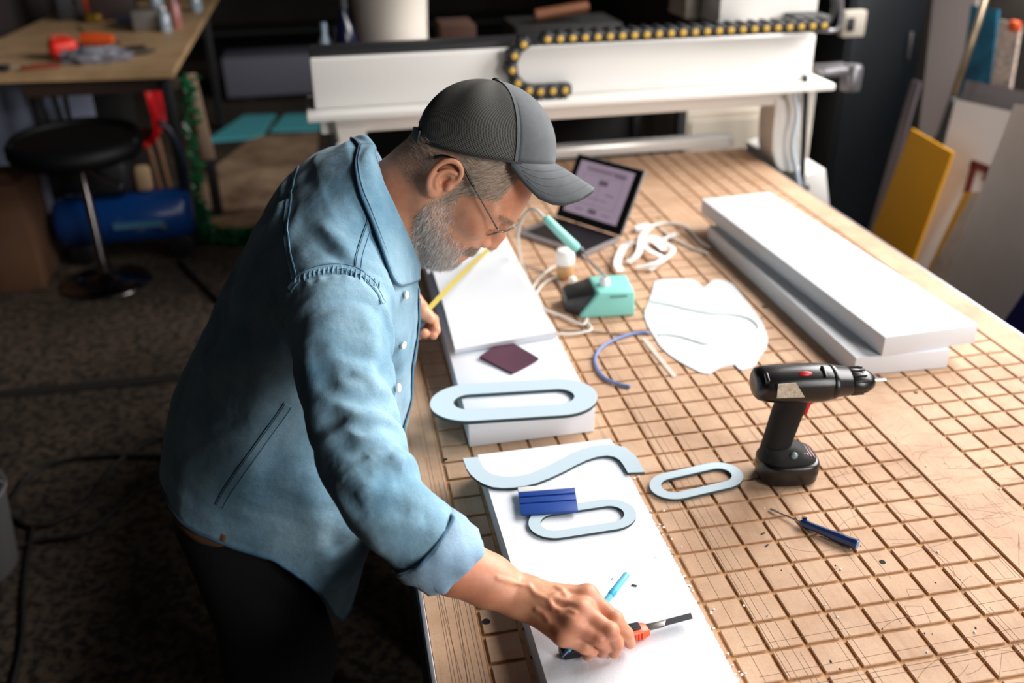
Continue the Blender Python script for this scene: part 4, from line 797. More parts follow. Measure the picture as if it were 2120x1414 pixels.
# ================================================================== right wall: leaning boards
def lean(name, label, cat, px, xb, xt, m, th=.012, zt=1.3):
    """board on a plane leaning right; px: top left, top right (image), then points down each side; extended to the floor"""
    nrm = Vector((1, 0, -(xt - xb) / zt)).normalized(); p0 = Vector((xb, 0, 0)); q = [onplane(x, y, p0, nrm) for x, y in px]   # tl, tr, br, bl
    def ext(a, b): k = (a.z - .001) / (a.z - b.z); return a + (b - a) * k
    q = [q[0], q[1], ext(q[1], q[2]), ext(q[0], q[3])]
    return tag(MB().hexa(q + [v + nrm * th for v in q]).build(name, m, smooth=0), label, cat)
m_wb = mat('board_warmwhite', (212, 200, 192), rough=.6, var=.05, vscale=4)
lean('white_board', 'large off-white board leaning right, nearest the bed', 'board', [(2100, 215), (2330, 250), (2200, 760), (1948, 606)], 1.28, 1.52, m_wb, .02)
lean('blue_board', 'deep blue board leaning at the right edge below the large off-white board', 'board', [(2250, 420), (2500, 500), (2400, 900), (2078, 665)], 1.24, 1.30, mat('board_blue', (10, 16, 108), rough=.4), .01)
lean('beige_board', 'narrow beige board leaning behind the large off-white board', 'board', [(2012, 400), (2090, 400), (2010, 600), (1920, 570)], 1.44, 1.62, mat('board_beige', (196, 178, 162), rough=.7, rgb2=(162, 146, 134), vscale=6), .012)
lean('yellow_board', 'bright yellow board leaning right, beside the dark blue locker', 'board', [(1886, 266), (1972, 316), (1890, 540), (1804, 482)], 1.62, 1.80, mat('board_yellow', (212, 150, 8), rough=.45), .01)
lean('yellow_strip', 'small yellow board edge showing above the narrow beige board', 'board', [(1996, 398), (2030, 398), (2000, 480), (1962, 470)], 1.50, 1.66, MATS['board_yellow'], .01)
lean('grey_strip', 'thin grey metal strip leaning left of the yellow board', 'strip', [(1888, 165), (1904, 170), (1815, 490), (1797, 480)], 1.72, 1.92, mat('strip_grey', (112, 104, 112), rough=.4), .01)
wb2 = lean('white_board', 'off-white board with a dark red mark, leaning behind the others', 'board', [(1978, 205), (2180, 250), (2100, 640), (1890, 560)], 1.60, 2.02, mat('board_grey', (208, 200, 196), rough=.6), .012)
m_mk = mat('mark_red', (96, 24, 26), rough=.6)
nrm = Vector((1, 0, -(2.02 - 1.60) / 1.3)).normalized(); p0 = Vector((1.60, 0, 0)) - nrm * .004
mk = MB()
for quad_ in ([(2012, 330), (2052, 345), (2046, 362), (2006, 345)], [(2012, 330), (2024, 335), (2006, 402), (1994, 398)], [(2042, 342), (2052, 345), (2042, 378), (2032, 374)]):
    v = [onplane(x, y, p0, nrm) for x, y in quad_]; v2 = [a + nrm * .0035 for a in v]; mk.hexa(v + v2)
o_ = mk.build('red_mark', m_mk, None, smooth=0); o_.parent = wb2; o_.location = o_.location - wb2.location; o_['label'] = 'dark red angular mark'
lean('grey_board', 'pale grey tall board leaning next to the dark blue locker', 'board', [(1938, -60), (2030, -60), (1985, 300), (1900, 290)], 2.02, 2.30, mat('board_palegrey', (188, 176, 174), rough=.7), .012, 1.6)
lean('teal_picture', 'teal and dark blue panel standing behind the metal pole', 'panel', [(2010, 10), (2066, 20), (2050, 172), (1990, 160)], 1.95, 2.20, mat('panel_teal', (40, 120, 150), rough=.5, rgb2=(22, 60, 86), vscale=7), .012, 1.5)
lean('stone_sample', 'speckled beige stone sample panel near the top right corner', 'panel', [(2070, 40), (2112, 52), (2090, 185), (2050, 175)], 1.9, 2.15, mat('stone_beige', (226, 208, 196), rough=.7, rgb2=(150, 132, 122), vscale=60), .012, 1.5)
lean('grey_board', 'dark grey board leaning below the teal panel', 'board', [(2000, 165), (2150, 195), (2120, 300), (1975, 260)], 1.70, 2.12, mat('board_darkgrey', (104, 98, 100), rough=.7), .012)
p0, p1 = onx(2052, -40, 1.97), onx(1970, 215, 1.87); d = (p1 - p0); k = (p0.z - .01) / (p0.z - p1.z)
po_ = tag(MB().tube([p0, p0 + d * .95], .014, 12).build('metal_pole', mat('pole_brass', (140, 124, 104), rough=.3, metal=.7), smooth=180), 'slim metal pole with a black lower end, leaning in front of the teal panel', 'pole')
lo_ = MB().tube([p0 + d * .94, p0 + d * 1.02, p0 + d * 1.25, p0 + d * 1.32, p0 + d * k], [.0145, .015, .016, .026, .024], 12).build('lower_end', m_blk, None, smooth=180); lo_.parent = po_; lo_.location = lo_.location - po_.location; lo_['label'] = 'black lower end'
_n = Vector((1, 0, -.25 / 1.5)).normalized(); c = onplane(2101, 54, Vector((1.9, 0, 0)) - _n * .021, _n); tag(MB().box((c.x, c.y, c.z), (.03, .05, .04), .01).build('orange_clip', m_or), 'small orange clip on the stone sample panel', 'clip')
# ================================================================== the man
import openvdb
HO = np.array([-.2907, .6257, 1.2528]); HF = np.array([.5006, -.382, -.7768]); HL_ = np.array([.3106, .9169, -.2508])
HF /= np.linalg.norm(HF); HL_ -= HF * HL_.dot(HF); HL_ /= np.linalg.norm(HL_); HZ = np.cross(HF, HL_); HM = np.array([HF, HL_, HZ])   # rows
def hw(x, y=None, z=None):
    """head-local (forward, left, up) -> world"""
    if y is None: x, y, z = x
    return HO + HF * x + HL_ * y + HZ * z
def A3(v): return np.array((v[0], v[1], v[2]), dtype=float)
class SDF:
    """solid made of smoothly joined rounded cones and ellipsoids, evaluated only in blocks near its surface"""
    def __init__(s): s.ops = []
    def cone(s, a, b, r1, r2=None, k=.01, sub=False):
        a, b = A3(a), A3(b); r2 = r1 if r2 is None else r2; s.ops.append(('c', a, b, r1, r2, k, sub, (a + b) / 2, np.linalg.norm(b - a) / 2 + max(r1, r2))); return s
    def chain(s, pts, rs, k=.01, sub=False):
        for i in range(len(pts) - 1): s.cone(pts[i], pts[i + 1], rs[i], rs[i + 1], k, sub)
        return s
    def poly(s, pts, rs, k=.01, sub=False):
        P_ = np.array([A3(p) for p in pts]); c = (P_.min(0) + P_.max(0)) / 2; s.ops.append(('p', P_, None, np.array(rs, float), None, k, sub, c, np.linalg.norm(P_ - c, axis=1).max() + max(rs))); return s
    def ell(s, c, r, R=None, k=.01, sub=False):
        c = A3(c); s.ops.append(('e', c, np.array(r, float), np.eye(3) if R is None else R, None, k, sub, c, max(r))); return s
    def ev(s, P, near=None):
        d = np.full(len(P), 1.0, np.float32)
        for o in (s.ops if near is None else near):
            if o[0] == 'c':
                ba = o[2] - o[1]; pa = P - o[1]; h = np.clip(pa @ ba / max(ba @ ba, 1e-12), 0, 1); q = pa - h[:, None] * ba
                v = np.sqrt((q * q).sum(1)) - (o[3] + (o[4] - o[3]) * h)
            elif o[0] == 'p':
                v = np.full(len(P), 9.0)
                for i in range(len(o[1]) - 1):
                    ba = o[1][i + 1] - o[1][i]; pa = P - o[1][i]; h = np.clip(pa @ ba / max(ba @ ba, 1e-12), 0, 1); q = pa - h[:, None] * ba; v = np.minimum(v, np.sqrt((q * q).sum(1)) - (o[3][i] + (o[3][i + 1] - o[3][i]) * h))
            else:
                q = (P - o[1]) @ o[3].T; k0 = np.sqrt(((q / o[2]) ** 2).sum(1)); k1 = np.sqrt(((q / o[2] ** 2) ** 2).sum(1)); v = k0 * (k0 - 1) / np.maximum(k1, 1e-9)
                v = np.minimum(v, np.sqrt((q * q).sum(1)))
            k = o[5]
            if o[6]:
                hh = np.maximum(k - np.abs(-v - d), 0) / k; d = np.maximum(d, -v) + hh * hh * k * .25
            else:
                hh = np.maximum(k - np.abs(v - d), 0) / k; d = np.minimum(d, v) - hh * hh * k * .25
        return d
    def mesh(s, h, B=24):
        lo = np.min([o[7] - o[8] for o in s.ops if not o[6]], axis=0) - .03; hi = np.max([o[7] + o[8] for o in s.ops if not o[6]], axis=0) + .03
        i0 = np.floor(lo / h / B).astype(int); i1 = np.ceil(hi / h / B).astype(int); g = openvdb.FloatGrid(background=.05); g.transform = openvdb.createLinearTransform(voxelSize=h)
        ax = [np.arange(i0[k], i1[k]) for k in range(3)]; I = np.stack(np.meshgrid(*ax, indexing='ij'), -1).reshape(-1, 3); cen = (I * B + B / 2) * h; dc = s.ev(cen); rad = B * h * .87
        st = np.stack(np.meshgrid(*[np.arange(B)] * 3, indexing='ij'), -1).reshape(-1, 3)
        for bi, c, d in zip(I, cen, dc):
            if d > rad * 1.6 + .012: continue
            if d < -(rad * 1.6 + .012):
                a = [int(v) for v in bi * B]; g.fill(tuple(a), tuple(v + B - 1 for v in a), -.05, False); continue
            near = [o for o in s.ops if np.linalg.norm(o[7] - c) < o[8] + rad + .03]
            if not near: continue
            P = ((bi * B + st) * h).astype(np.float32); v = s.ev(P, near); g.copyFromArray(np.clip(v, -.05, .05).reshape(B, B, B).astype(np.float32), ijk=tuple(int(q) for q in bi * B))
        p, t, q = g.convertToPolygons(isovalue=0.0, adaptivity=0.0); return np.asarray(p, float), np.asarray(t), np.asarray(q)
    def hit(s, x, y, d0=.9, d1=2.2):
        """march a camera ray to the surface"""
        D = np.array(ray(x, y)); D /= np.linalg.norm(D); t = d0; o = np.array(CAMP)
        for _ in range(120):
            v = float(s.ev((o + D * t)[None])[0]); t += v * .8
            if v < .0002 or t > d1: break
        return o + D * t
def np_mesh(name, p, faces_q, faces_t, m, parent=None, label=None):
    off = np.array(PLOC[parent.name]) if parent else np.zeros(3); me = bpy.data.meshes.new(name); nq, ntr = len(faces_q), len(faces_t)
    me.vertices.add(len(p)); me.vertices.foreach_set('co', (p - off).astype(np.float32).ravel()); L = nq * 4 + ntr * 3; me.loops.add(L)
    vi = np.concatenate([np.asarray(faces_q, np.int32).ravel(), np.asarray(faces_t, np.int32).ravel()]) if ntr else np.asarray(faces_q, np.int32).ravel()
    me.loops.foreach_set('vertex_index', vi.astype(np.int32)); me.polygons.add(nq + ntr)
    me.polygons.foreach_set('loop_start', np.concatenate([np.arange(nq) * 4, nq * 4 + np.arange(ntr) * 3]).astype(np.int32))
    me.update(calc_edges=True); me.validate(); me.polygons.foreach_set('use_smooth', [True] * len(me.polygons)); me.materials.append(m)
    o = bpy.data.objects.new(name, me); COL.objects.link(o); o.parent = parent; PLOC[o.name] = Vector(off)
    if label: o['label'] = label
    return o
man = thing('person', 'person in denim shirt and grey cap bending over the bed, hand on knife', 'person', (-.70, .62, 0))
# ---------------------------------------------------------------- pose
NECK0 = np.array([-.445, .640, 1.195]); C7 = np.array([-.445, .635, 1.25])
SR = np.array([-.49, .45, 1.16]); SLf = np.array([-.46, .82, 1.19])
def along(A, x, y, L):
    d = np.array(ray(x, y)); o = np.array(CAMP) - A; a = d @ d; b = 2 * o @ d; c = o @ o - L * L; q = max(b * b - 4 * a * c, 0); return np.array(CAMP) + d * ((-b - q ** .5) / 2 / a)
ER = along(SR, 772, 1040, .292); WR = A3(onz(1078, 1232, .893))
ELf = np.array([-.56, 1.01, 1.0]); WL = A3(dep(832, 600, 1.74))
body = SDF()
# head
S_ = lambda x, y, z: hw(x, y, z)
RH = HM
body.ell(S_(-.012, 0, .046), (.090, .075, .082), RH, k=.02)
body.ell(S_(-.040, 0, .004), (.056, .062, .06), RH, k=.03)
body.ell(S_(.030, 0, .042), (.056, .062, .050), RH, k=.02)
body.ell(S_(.040, 0, -.012), (.050, .058, .075), RH, k=.03)
for s in (-1, 1):
    body.cone(S_(.006, s * .052, -.05), S_(.066, s * .016, -.086), .020, .018, k=.03)          # jaw
    body.ell(S_(.056, s * .042, -.008), (.028, .022, .022), RH, k=.025)                         # cheekbone
    body.cone(S_(.082, s * .010, .030), S_(.066, s * .050, .024), .0105, .010, k=.014)           # brow
body.ell(S_(.072, 0, -.082), (.021, .024, .018), RH, k=.02)                                    # chin
body.ell(S_(.068, 0, -.046), (.026, .033, .032), RH, k=.025)                                   # muzzle
for s in (-1, 1):
    body.ell(S_(.094, s * .032, .009), (.016, .015, .011), RH, k=.014, sub=True)                # socket
    body.ell(S_(.0735, s * .032, .011), (.0135, .0145, .0125), RH, k=.004)                       # lidded eye
    body.cone(S_(.086, s * .022, .0045), S_(.082, s * .044, .0065), .0020, .0018, k=.004)        # lid edge
body.chain([S_(.088, 0, .018), S_(.097, 0, .002), S_(.1015, 0, -.014)], [.0078, .0090, .0112], k=.008)
for s in (-1, 1): body.ell(S_(.090, s * .0125, -.0215), (.0125, .0080, .0085), RH, k=.005)       # nose wings
for s in (-1, 1): body.ell(S_(.0985, s * .0065, -.0285), (.005, .0033, .004), RH, k=.003, sub=True)   # nostrils
body.ell(S_(.090, 0, -.0475), (.0085, .023, .0055), RH, k=.006)
body.ell(S_(.0885, 0, -.0600), (.0085, .020, .0065), RH, k=.006)
body.cone(S_(.098, -.018, -.0545), S_(.098, .018, -.0545), .0022, k=.003, sub=True)             # mouth line
# ears (his right one faces the camera): bowl, rim, inner ridge, lobe, hollow
for s in (-1, 1):
    e = lambda x, z, y=.080: S_(-.016 + (x + .016) * .92, s * y, (z - .002) * .90 + .001)
    body.ell(e(-.015, .003, .073), (.0165, .009, .027), RH, k=.006)
    body.ell(e(-.010, -.004, .084), (.0105, .012, .0130), RH, k=.004, sub=True)          # hollow
    body.ell(e(-.004, .000, .076), (.005, .012, .006), RH, k=.003, sub=True)               # canal
    rim = smooth_path([Vector(q) for q in ((-.004, .002, .080), (.001, .014, .080), (-.003, .027, .083), (-.013, .0335, .086), (-.025, .031, .089), (-.033, .019, .091), (-.0345, .003, .091), (-.029, -.014, .089), (-.020, -.025, .086), (-.010, -.031, .081))], 4)
    nr = len(rim); body.poly([e(q.x, q.y, q.z) for q in rim], list(np.interp(np.linspace(0, 1, nr), [0, .15, .4, .7, 1], [.0022, .0032, .0040, .0036, .0052])), k=.0045)
    ah = smooth_path([Vector(q) for q in ((-.010, .020, .083), (-.019, .014, .0855), (-.0235, .002, .0865), (-.020, -.011, .086), (-.012, -.0175, .084))], 4)
    body.poly([e(q.x, q.y, q.z) for q in ah], list(np.linspace(.0026, .0034, len(ah))), k=.005)
    body.ell(e(-.008, -.027, .078), (.008, .0055, .009), RH, k=.006)                        # lobe
    body.ell(e(.0015, -.003, .0785), (.0042, .0050, .0065), RH, k=.004)                     # tragus
# neck and trunk (the trunk is under the shirt)
body.chain([S_(-.030, 0, -.010), S_(-.034, 0, -.070), NECK0], [.056, .054, .060], k=.04)
body.chain([S_(.030, 0, -.072), NECK0 + np.array([.07, 0, -.03])], [.030, .036], k=.05)
for s in (-1, 1): body.chain([S_(-.02, s * .052, -.035), NECK0 + np.array([.065, s * .022, -.035])], [.012, .010], k=.02)
PEL = np.array([-.635, .630, .84])
body.chain([NECK0 + (-.005, 0, -.02), (-.485, .632, 1.10), (-.545, .63, .98), PEL], [.062, .085, .09, .09], k=.05)
body.cone((-.475, .52, 1.13), (-.465, .75, 1.145), .065, k=.05)
for s, q in ((-1, SR), (1, SLf)): body.cone((-.50, .63 + s * .08, 1.14), q, .055, .043, k=.03)
for s in (-1, 1):
    hip = PEL + np.array([-.02, s * .085, -.02]); kn = np.array([-.655, .63 + s * .12, .47]); an = np.array([-.715, .63 + s * .14, .085])
    body.chain([hip, kn, an], [.075, .05, .034], k=.05); body.chain([an + (0, 0, -.035), an + np.array([.15, s * .03, -.045])], [.035, .028], k=.03)
# right arm and hand
def limb(S, E, W, rw, re=.041):
    body.chain([S, E], [.046, re], k=.03); m = E * .62 + W * .38; body.chain([E, m, W], [re, .0375, rw], k=.02)
RPATH = [SR, A3(dep(706, 700, 1.245)), A3(dep(716, 800, 1.195)), A3(dep(735, 900, 1.16)), A3(dep(765, 985, 1.13)), A3(dep(812, 1058, 1.118)), A3(dep(878, 1120, 1.125)), A3(dep(940, 1170, 1.138)), A3(dep(1010, 1202, 1.152)), WR]
body.chain(RPATH, [.046, .042, .038, .036, .034, .034, .033, .0325, .0285, .0235], k=.02); limb(SLf, ELf, WL, .024)
def oz(x, y, z): return A3(onz(x, y, z))
fing = {
 'index': ([oz(1216, 1233, .904), oz(1274, 1283, .8905), oz(1296, 1312, .872), oz(1304, 1331, .855)], (.0118, .0092, .0083, .0072)),
 'middle': ([oz(1204, 1264, .906), oz(1263, 1307, .892), oz(1276, 1332, .870), oz(1271, 1350, .8525)], (.0120, .0096, .0086, .0076)),
 'ring': ([oz(1186, 1291, .899), oz(1240, 1322, .886), oz(1252, 1337, .867), oz(1245, 1349, .8525)], (.0114, .0090, .0081, .0072)),
 'little': ([oz(1166, 1316, .886), oz(1210, 1338, .873), oz(1224, 1348, .861), oz(1215, 1357, .8505)], (.0105, .0080, .0071, .0063))}
dors = np.array([-.25, -.28, .93]); dors /= np.linalg.norm(dors)
for nm, (P_, r_) in fing.items():
    body.cone(WR + (P_[0] - WR) * .12, P_[0] - dors * .004, .0175, r_[0] + .0012, k=.016)       # metacarpal
    body.chain(P_, r_, k=.003); body.ell(P_[1] + dors * .001, (r_[1] + .0006,) * 3, k=.004); body.ell(P_[0] + dors * .002, (r_[0] + .0002,) * 3, k=.008)
pc = (fing['index'][0][0] + fing['little'][0][0]) / 2
body.cone(WR * .55 + pc * .45 - dors * .010, WR * .2 + pc * .8 - dors * .010, .018, .016, k=.015)
TH = [WR + np.array([.012, .018, -.012]), np.array([-.262, .120, .877]), np.array([-.228, .110, .866]), np.array([-.203, .094, .8585])]
body.chain(TH, [.016, .0125, .0105, .0085], k=.008)
# tendons and veins on the back of the hand
for nm, (P_, r_) in fing.items():
    a = WR * .72 + P_[0] * .28 + dors * .0155; b = P_[0] + dors * (r_[0] - .0018); body.cone(a, b, .0022, .0030, k=.006)
base_only = SDF(); base_only.ops = [o for o in body.ops if np.linalg.norm(o[7] - WR) < .30]
for vein in ([(1095, 1212), (1107, 1228), (1136, 1242), (1145, 1258), (1160, 1265)], [(1136, 1243), (1150, 1230), (1163, 1228), (1176, 1232)], [(1152, 1214), (1164, 1222), (1172, 1236)], [(1160, 1265), (1176, 1262), (1190, 1268)], [(1110, 1262), (1126, 1270), (1136, 1284)], [(1030, 1196), (1060, 1205), (1095, 1212)]):
    P_ = [base_only.hit(x, y) - dors * .0006 for x, y in vein]; body.poly(P_, [.0009] + [.0016] * (len(P_) - 2) + [.0009], k=.005)
body.ell(WR + np.array([-.010, -.016, .002]), (.014, .010, .010), k=.02)                           # ulna head
# left hand round the tape measure
LH = A3(dep(868, 652, 1.745))
def dp3(x, y, D): return A3(dep(x, y, D))
lk = [dp3(872, 636, 1.775), dp3(866, 650, 1.80), dp3(856, 664, 1.81), dp3(846, 675, 1.81)]
lm = [dp3(897, 662, 1.765), dp3(892, 678, 1.775), dp3(880, 690, 1.775), dp3(862, 694, 1.775)]
lt_ = [dp3(903, 684, 1.725), dp3(897, 694, 1.722), dp3(879, 690, 1.713), dp3(855, 692, 1.712)]
for a, b, c in zip(lk, lm, lt_): body.cone(WL, a, .020, .0125, k=.015); body.chain([a, b, c], [.0115, .0095, .0082], k=.004)
body.chain([WL + np.array([.01, -.01, 0]), dp3(858, 628, 1.735), dp3(876, 646, 1.722), dp3(892, 660, 1.718)], [.016, .0135, .0110, .0090], k=.008)
m_skin = mat('skin', (206, 150, 122), rough=.5)
def skin_nodes(m):
    N, L, b = nodes(m); tc = N.new('ShaderNodeTexCoord')
    b.inputs['Subsurface Weight'].default_value = .2; b.inputs['Subsurface Radius'].default_value = (.014, .004, .002); b.inputs['Subsurface Scale'].default_value = 1.0
    n1 = N.new('ShaderNodeTexNoise'); n1.inputs['Scale'].default_value = 55; n1.inputs['Detail'].default_value = 6; n1.inputs['Roughness'].default_value = .7
    n2 = N.new('ShaderNodeTexNoise'); n2.inputs['Scale'].default_value = 14; n2.inputs['Detail'].default_value = 3
    v = N.new('ShaderNodeTexVoronoi'); v.inputs['Scale'].default_value = 900
    for q in (n1, n2, v): L.new(tc.outputs['Object'], q.inputs['Vector'])
    r = N.new('ShaderNodeValToRGB'); e = r.color_ramp.elements; e[0].position = .3; e[1].position = .7; e[0].color = (*s2l((198, 130, 100)), 1); e[1].color = (*s2l((222, 164, 130)), 1)
    L.new(n2.outputs['Fac'], r.inputs[0])
    r2 = N.new('ShaderNodeValToRGB'); e = r2.color_ramp.elements; e[0].position = .35; e[1].position = .6; e[0].color = (.84, .78, .75, 1); e[1].color = (1, 1, 1, 1); L.new(n1.outputs['Fac'], r2.inputs[0])
    mx = N.new('ShaderNodeMix'); mx.data_type = 'RGBA'; mx.blend_type = 'MULTIPLY'; mx.inputs['Factor'].default_value = .8
    L.new(r.outputs[0], mx.inputs['A']); L.new(r2.outputs[0], mx.inputs['B']); L.new(mx.outputs['Result'], b.inputs['Base Color'])
    bp = N.new('ShaderNodeBump'); bp.inputs['Strength'].default_value = .35; bp.inputs['Distance'].default_value = .0012
    L.new(n1.outputs['Fac'], bp.inputs['Height']); b2 = N.new('ShaderNodeBump'); b2.inputs['Strength'].default_value = .15; b2.inputs['Distance'].default_value = .0004
    L.new(v.outputs['Distance'], b2.inputs['Height']); L.new(bp.outputs[0], b2.inputs['Normal']); L.new(b2.outputs[0], b.inputs['Normal'])
skin_nodes(m_skin)
import time as _t; _t0 = _t.time()
bp_, bt_, bq_ = body.mesh(.0017)
print('BODY', len(bp_), len(bq_), len(bt_), round(_t.time() - _t0, 1), 's')
skin = np_mesh('body', bp_, bq_, bt_, m_skin, man)
# ---------------------------------------------------------------- cap
CE = np.array([.722, 0, .692]); CE /= np.linalg.norm(CE); CN = np.array([-CE[2], 0, CE[0]]); CO = np.array([-.0185, 0, .0572])
F0 = np.array([.0565, 0, .1314]) - CO; B0_ = np.array([-.0945, 0, -.014]) - CO
def cap_l(e, y, n): return CO + CE * e + np.array([0, y, 0]) + CN * n
def cap_w(e, y, n): return hw(*cap_l(e, y, n))
RE, RY, RN = .1075, .0835, .103
def dome(a, t, off=0):
    """a azimuth from the front, t 0 at the rim .. 1 at the button"""
    el = t * PI / 2; ce, sn = math.cos(el) ** .95, math.sin(el) ** .97
    e = (RE + off) * ce * math.cos(a); y = (RY + off) * ce * math.sin(a); n = (RN + off) * sn
    n -= .006 * (1 - t) * (1 - math.cos(2 * a)) * .5
    w = .0016 * math.sin(a * 7 + 3 * t) * math.sin(PI * t) * (1 if math.cos(a) < .5 else .25)
    return cap_w(e + w * math.cos(a), y + w * math.sin(a), n + w * .4)
FA = math.radians(57)
m_cap = mat('cap_cotton', (76, 81, 85), rough=.85, var=.12, vscale=50, bump=.25, bscale=1400, sheen=.2)
m_mesh = mat('cap_mesh', (92, 94, 92), rough=.8)
def meshpanel_nodes(m):
    N, L, b = nodes(m); u = N.new('ShaderNodeUVMap'); v = N.new('ShaderNodeTexVoronoi'); v.inputs['Scale'].default_value = 1; v.inputs['Randomness'].default_value = 0
    mp = N.new('ShaderNodeMapping'); L.new(u.outputs[0], mp.inputs[0]); mp.inputs['Scale'].default_value = (410, 410, 1); mp.inputs['Rotation'].default_value = (0, 0, .785); L.new(mp.outputs[0], v.inputs['Vector'])
    r = N.new('ShaderNodeValToRGB'); e = r.color_ramp.elements; e[0].position = .30; e[1].position = .44; e[0].color = (*s2l((34, 31, 29)), 1); e[1].color = (*s2l((98, 97, 93)), 1); L.new(v.outputs['Distance'], r.inputs[0])
    L.new(r.outputs[0], b.inputs['Base Color']); bp = N.new('ShaderNodeBump'); bp.inputs['Strength'].default_value = .6; bp.inputs['Distance'].default_value = .0008; L.new(v.outputs['Distance'], bp.inputs['Height']); L.new(bp.outputs[0], b.inputs['Normal'])
meshpanel_nodes(m_mesh)
def dome_patch(name, a0, a1, m, na, label=None, hole=None):
    nt_ = 22; vs = []; fs = []; uv = []
    for i in range(na + 1):
        for j in range(nt_ + 1):
            a = a0 + (a1 - a0) * i / na; t = j / nt_ * .985; vs.append(dome(a, t)); uv.append((a * .09 * math.cos(t * PI / 2) ** .5, t * .145))
    for i in range(na):
        for j in range(nt_):
            q = (i * (nt_ + 1) + j, (i + 1) * (nt_ + 1) + j, (i + 1) * (nt_ + 1) + j + 1, i * (nt_ + 1) + j + 1)
            if hole and j < 7 and abs(a0 + (a1 - a0) * (i + .5) / na - PI) < .42 * (1 - (j / 7) ** 2) ** .5: continue
            fs.append(q)
    o = MB().add(vs, fs).build(name, m, cap, smooth=180, label=label); ul = o.data.uv_layers.new(name='UVMap')
    for lp in o.data.loops: ul.data[lp.index].uv = uv[lp.vertex_index]
    md = o.modifiers.new('thickness', 'SOLIDIFY'); md.thickness = .0018; md.offset = 0
    return o
# the cap is one piece of clothing: its crown's front carries the other pieces
def front_patch():
    nt_ = 22; na = 24; vs = []; fs = []
    for i in range(na + 1):
        for j in range(nt_ + 1): vs.append(dome(-FA + 2 * FA * i / na, j / nt_ * .985, .0006))
    for i in range(na):
        for j in range(nt_): fs.append((i * (nt_ + 1) + j, (i + 1) * (nt_ + 1) + j, (i + 1) * (nt_ + 1) + j + 1, i * (nt_ + 1) + j + 1))
    o = MB().add(vs, fs).build('cap', m_cap, man, smooth=180, label='grey cap with mesh back'); md = o.modifiers.new('thickness', 'SOLIDIFY'); md.thickness = .002; md.offset = 0; return o
cap = front_patch()
dome_patch('mesh_panel', FA, 2 * PI - FA, m_mesh, 70, 'grey mesh back of the cap', hole=True)
bt_c = dome(0, 1.0); MB().ball(bt_c + (HM.T @ CN) * .001, (.0068, .0068, .0042), Matrix([list(v) for v in HM.T]) @ rotm(0, -.80, 0)).build('cap_button', mat('cap_dark', (40, 42, 44), rough=.7), cap, smooth=180)
sm = MB()
for a in (FA, -FA):
    if abs(a) > 3: continue
    sm.ribbon([dome(a, t, .0012) for t in np.linspace(.01, .97, 24)], .005 if abs(a) < 1.1 else .0025, .0012, up=[tuple(dome(a, t, .01) - dome(a, t, 0)) for t in np.linspace(.01, .97, 24)])
sm.build('cap_seam', m_cap, cap, smooth=50)
# sweat band edge, strap at the back
rim_pts = [dome(a, .0, .0008) for a in np.linspace(FA - .1, 2 * PI - FA + .1, 60)]
MB().ribbon(rim_pts, .004, .0022, up=[tuple(HM.T @ CN)] * 60).build('cap_hem', mat('cap_dark', (0, 0, 0)), cap, smooth=50)
st_ = [dome(a, .035, .0022) for a in np.linspace(PI - .62, PI + .62, 24)]; ups = [tuple((dome(a, .035, .01) - dome(a, .035, 0))) for a in np.linspace(PI - .62, PI + .62, 24)]
MB().ribbon(st_, .018, .0022, up=ups).build('cap_strap', mat('strap_grey', (70, 74, 76), rough=.5), cap, smooth=50)
# brim: curved sheet, drooping towards the sides
BU = (0, .15, .4, .6, .72, .85, .94, 1)
def brim(u, s, dz=0):
    a = u * math.radians(60); e0 = RE * math.cos(a); y0 = RY * math.sin(a); U = abs(u)
    L = np.interp(U, BU, (.0665, .066, .060, .0525, .044, .033, .018, 0)); ne = np.interp(U, BU, (-.024, -.026, -.037, -.045, -.046, -.040, -.024, -.004))
    e = e0 + L * s; y = y0 + math.copysign(.011 * s * math.sin(PI * min(1, U)) ** .7, u); n = ne * s ** 1.15 - .006 * (1 - math.cos(2 * a)) * .5
    return cap_w(e, y, n + dz)
for nm, d0, d1, m_, lab in (('cap_brim', .0, .0022, m_cap, None), ('brim_underside', -.0042, 0, mat('cap_dark', (0, 0, 0)), 'dark underside of the brim')):
    nu, ns = 64, 14; vs = [brim(-1 + 2 * i / nu, j / ns, d1) for i in range(nu + 1) for j in range(ns + 1)] + [brim(-1 + 2 * i / nu, j / ns, d0) for i in range(nu + 1) for j in range(ns + 1)]; fs = []; K = (nu + 1) * (ns + 1)
    for i in range(nu):
        for j in range(ns):
            q = (i * (ns + 1) + j, (i + 1) * (ns + 1) + j, (i + 1) * (ns + 1) + j + 1, i * (ns + 1) + j + 1); fs += [q, tuple(x + K for x in q[::-1])]
        a, b_ = i * (ns + 1) + ns, (i + 1) * (ns + 1) + ns; fs += [(a, b_, b_ + K, a + K), (a - ns, b_ - ns, b_ - ns + K, a - ns + K)]
    MB().add(vs, fs).build(nm, m_, cap, smooth=50, label=lab)
stt = MB()
for s in (.25, .45, .65, .85): stt.tube([brim(u, s, .0022) for u in np.linspace(-.92, .92, 40)], .0005, 5)
stt.build('brim_stitching', mat('stitch_grey', (88, 92, 95), rough=.9), cap, smooth=180)
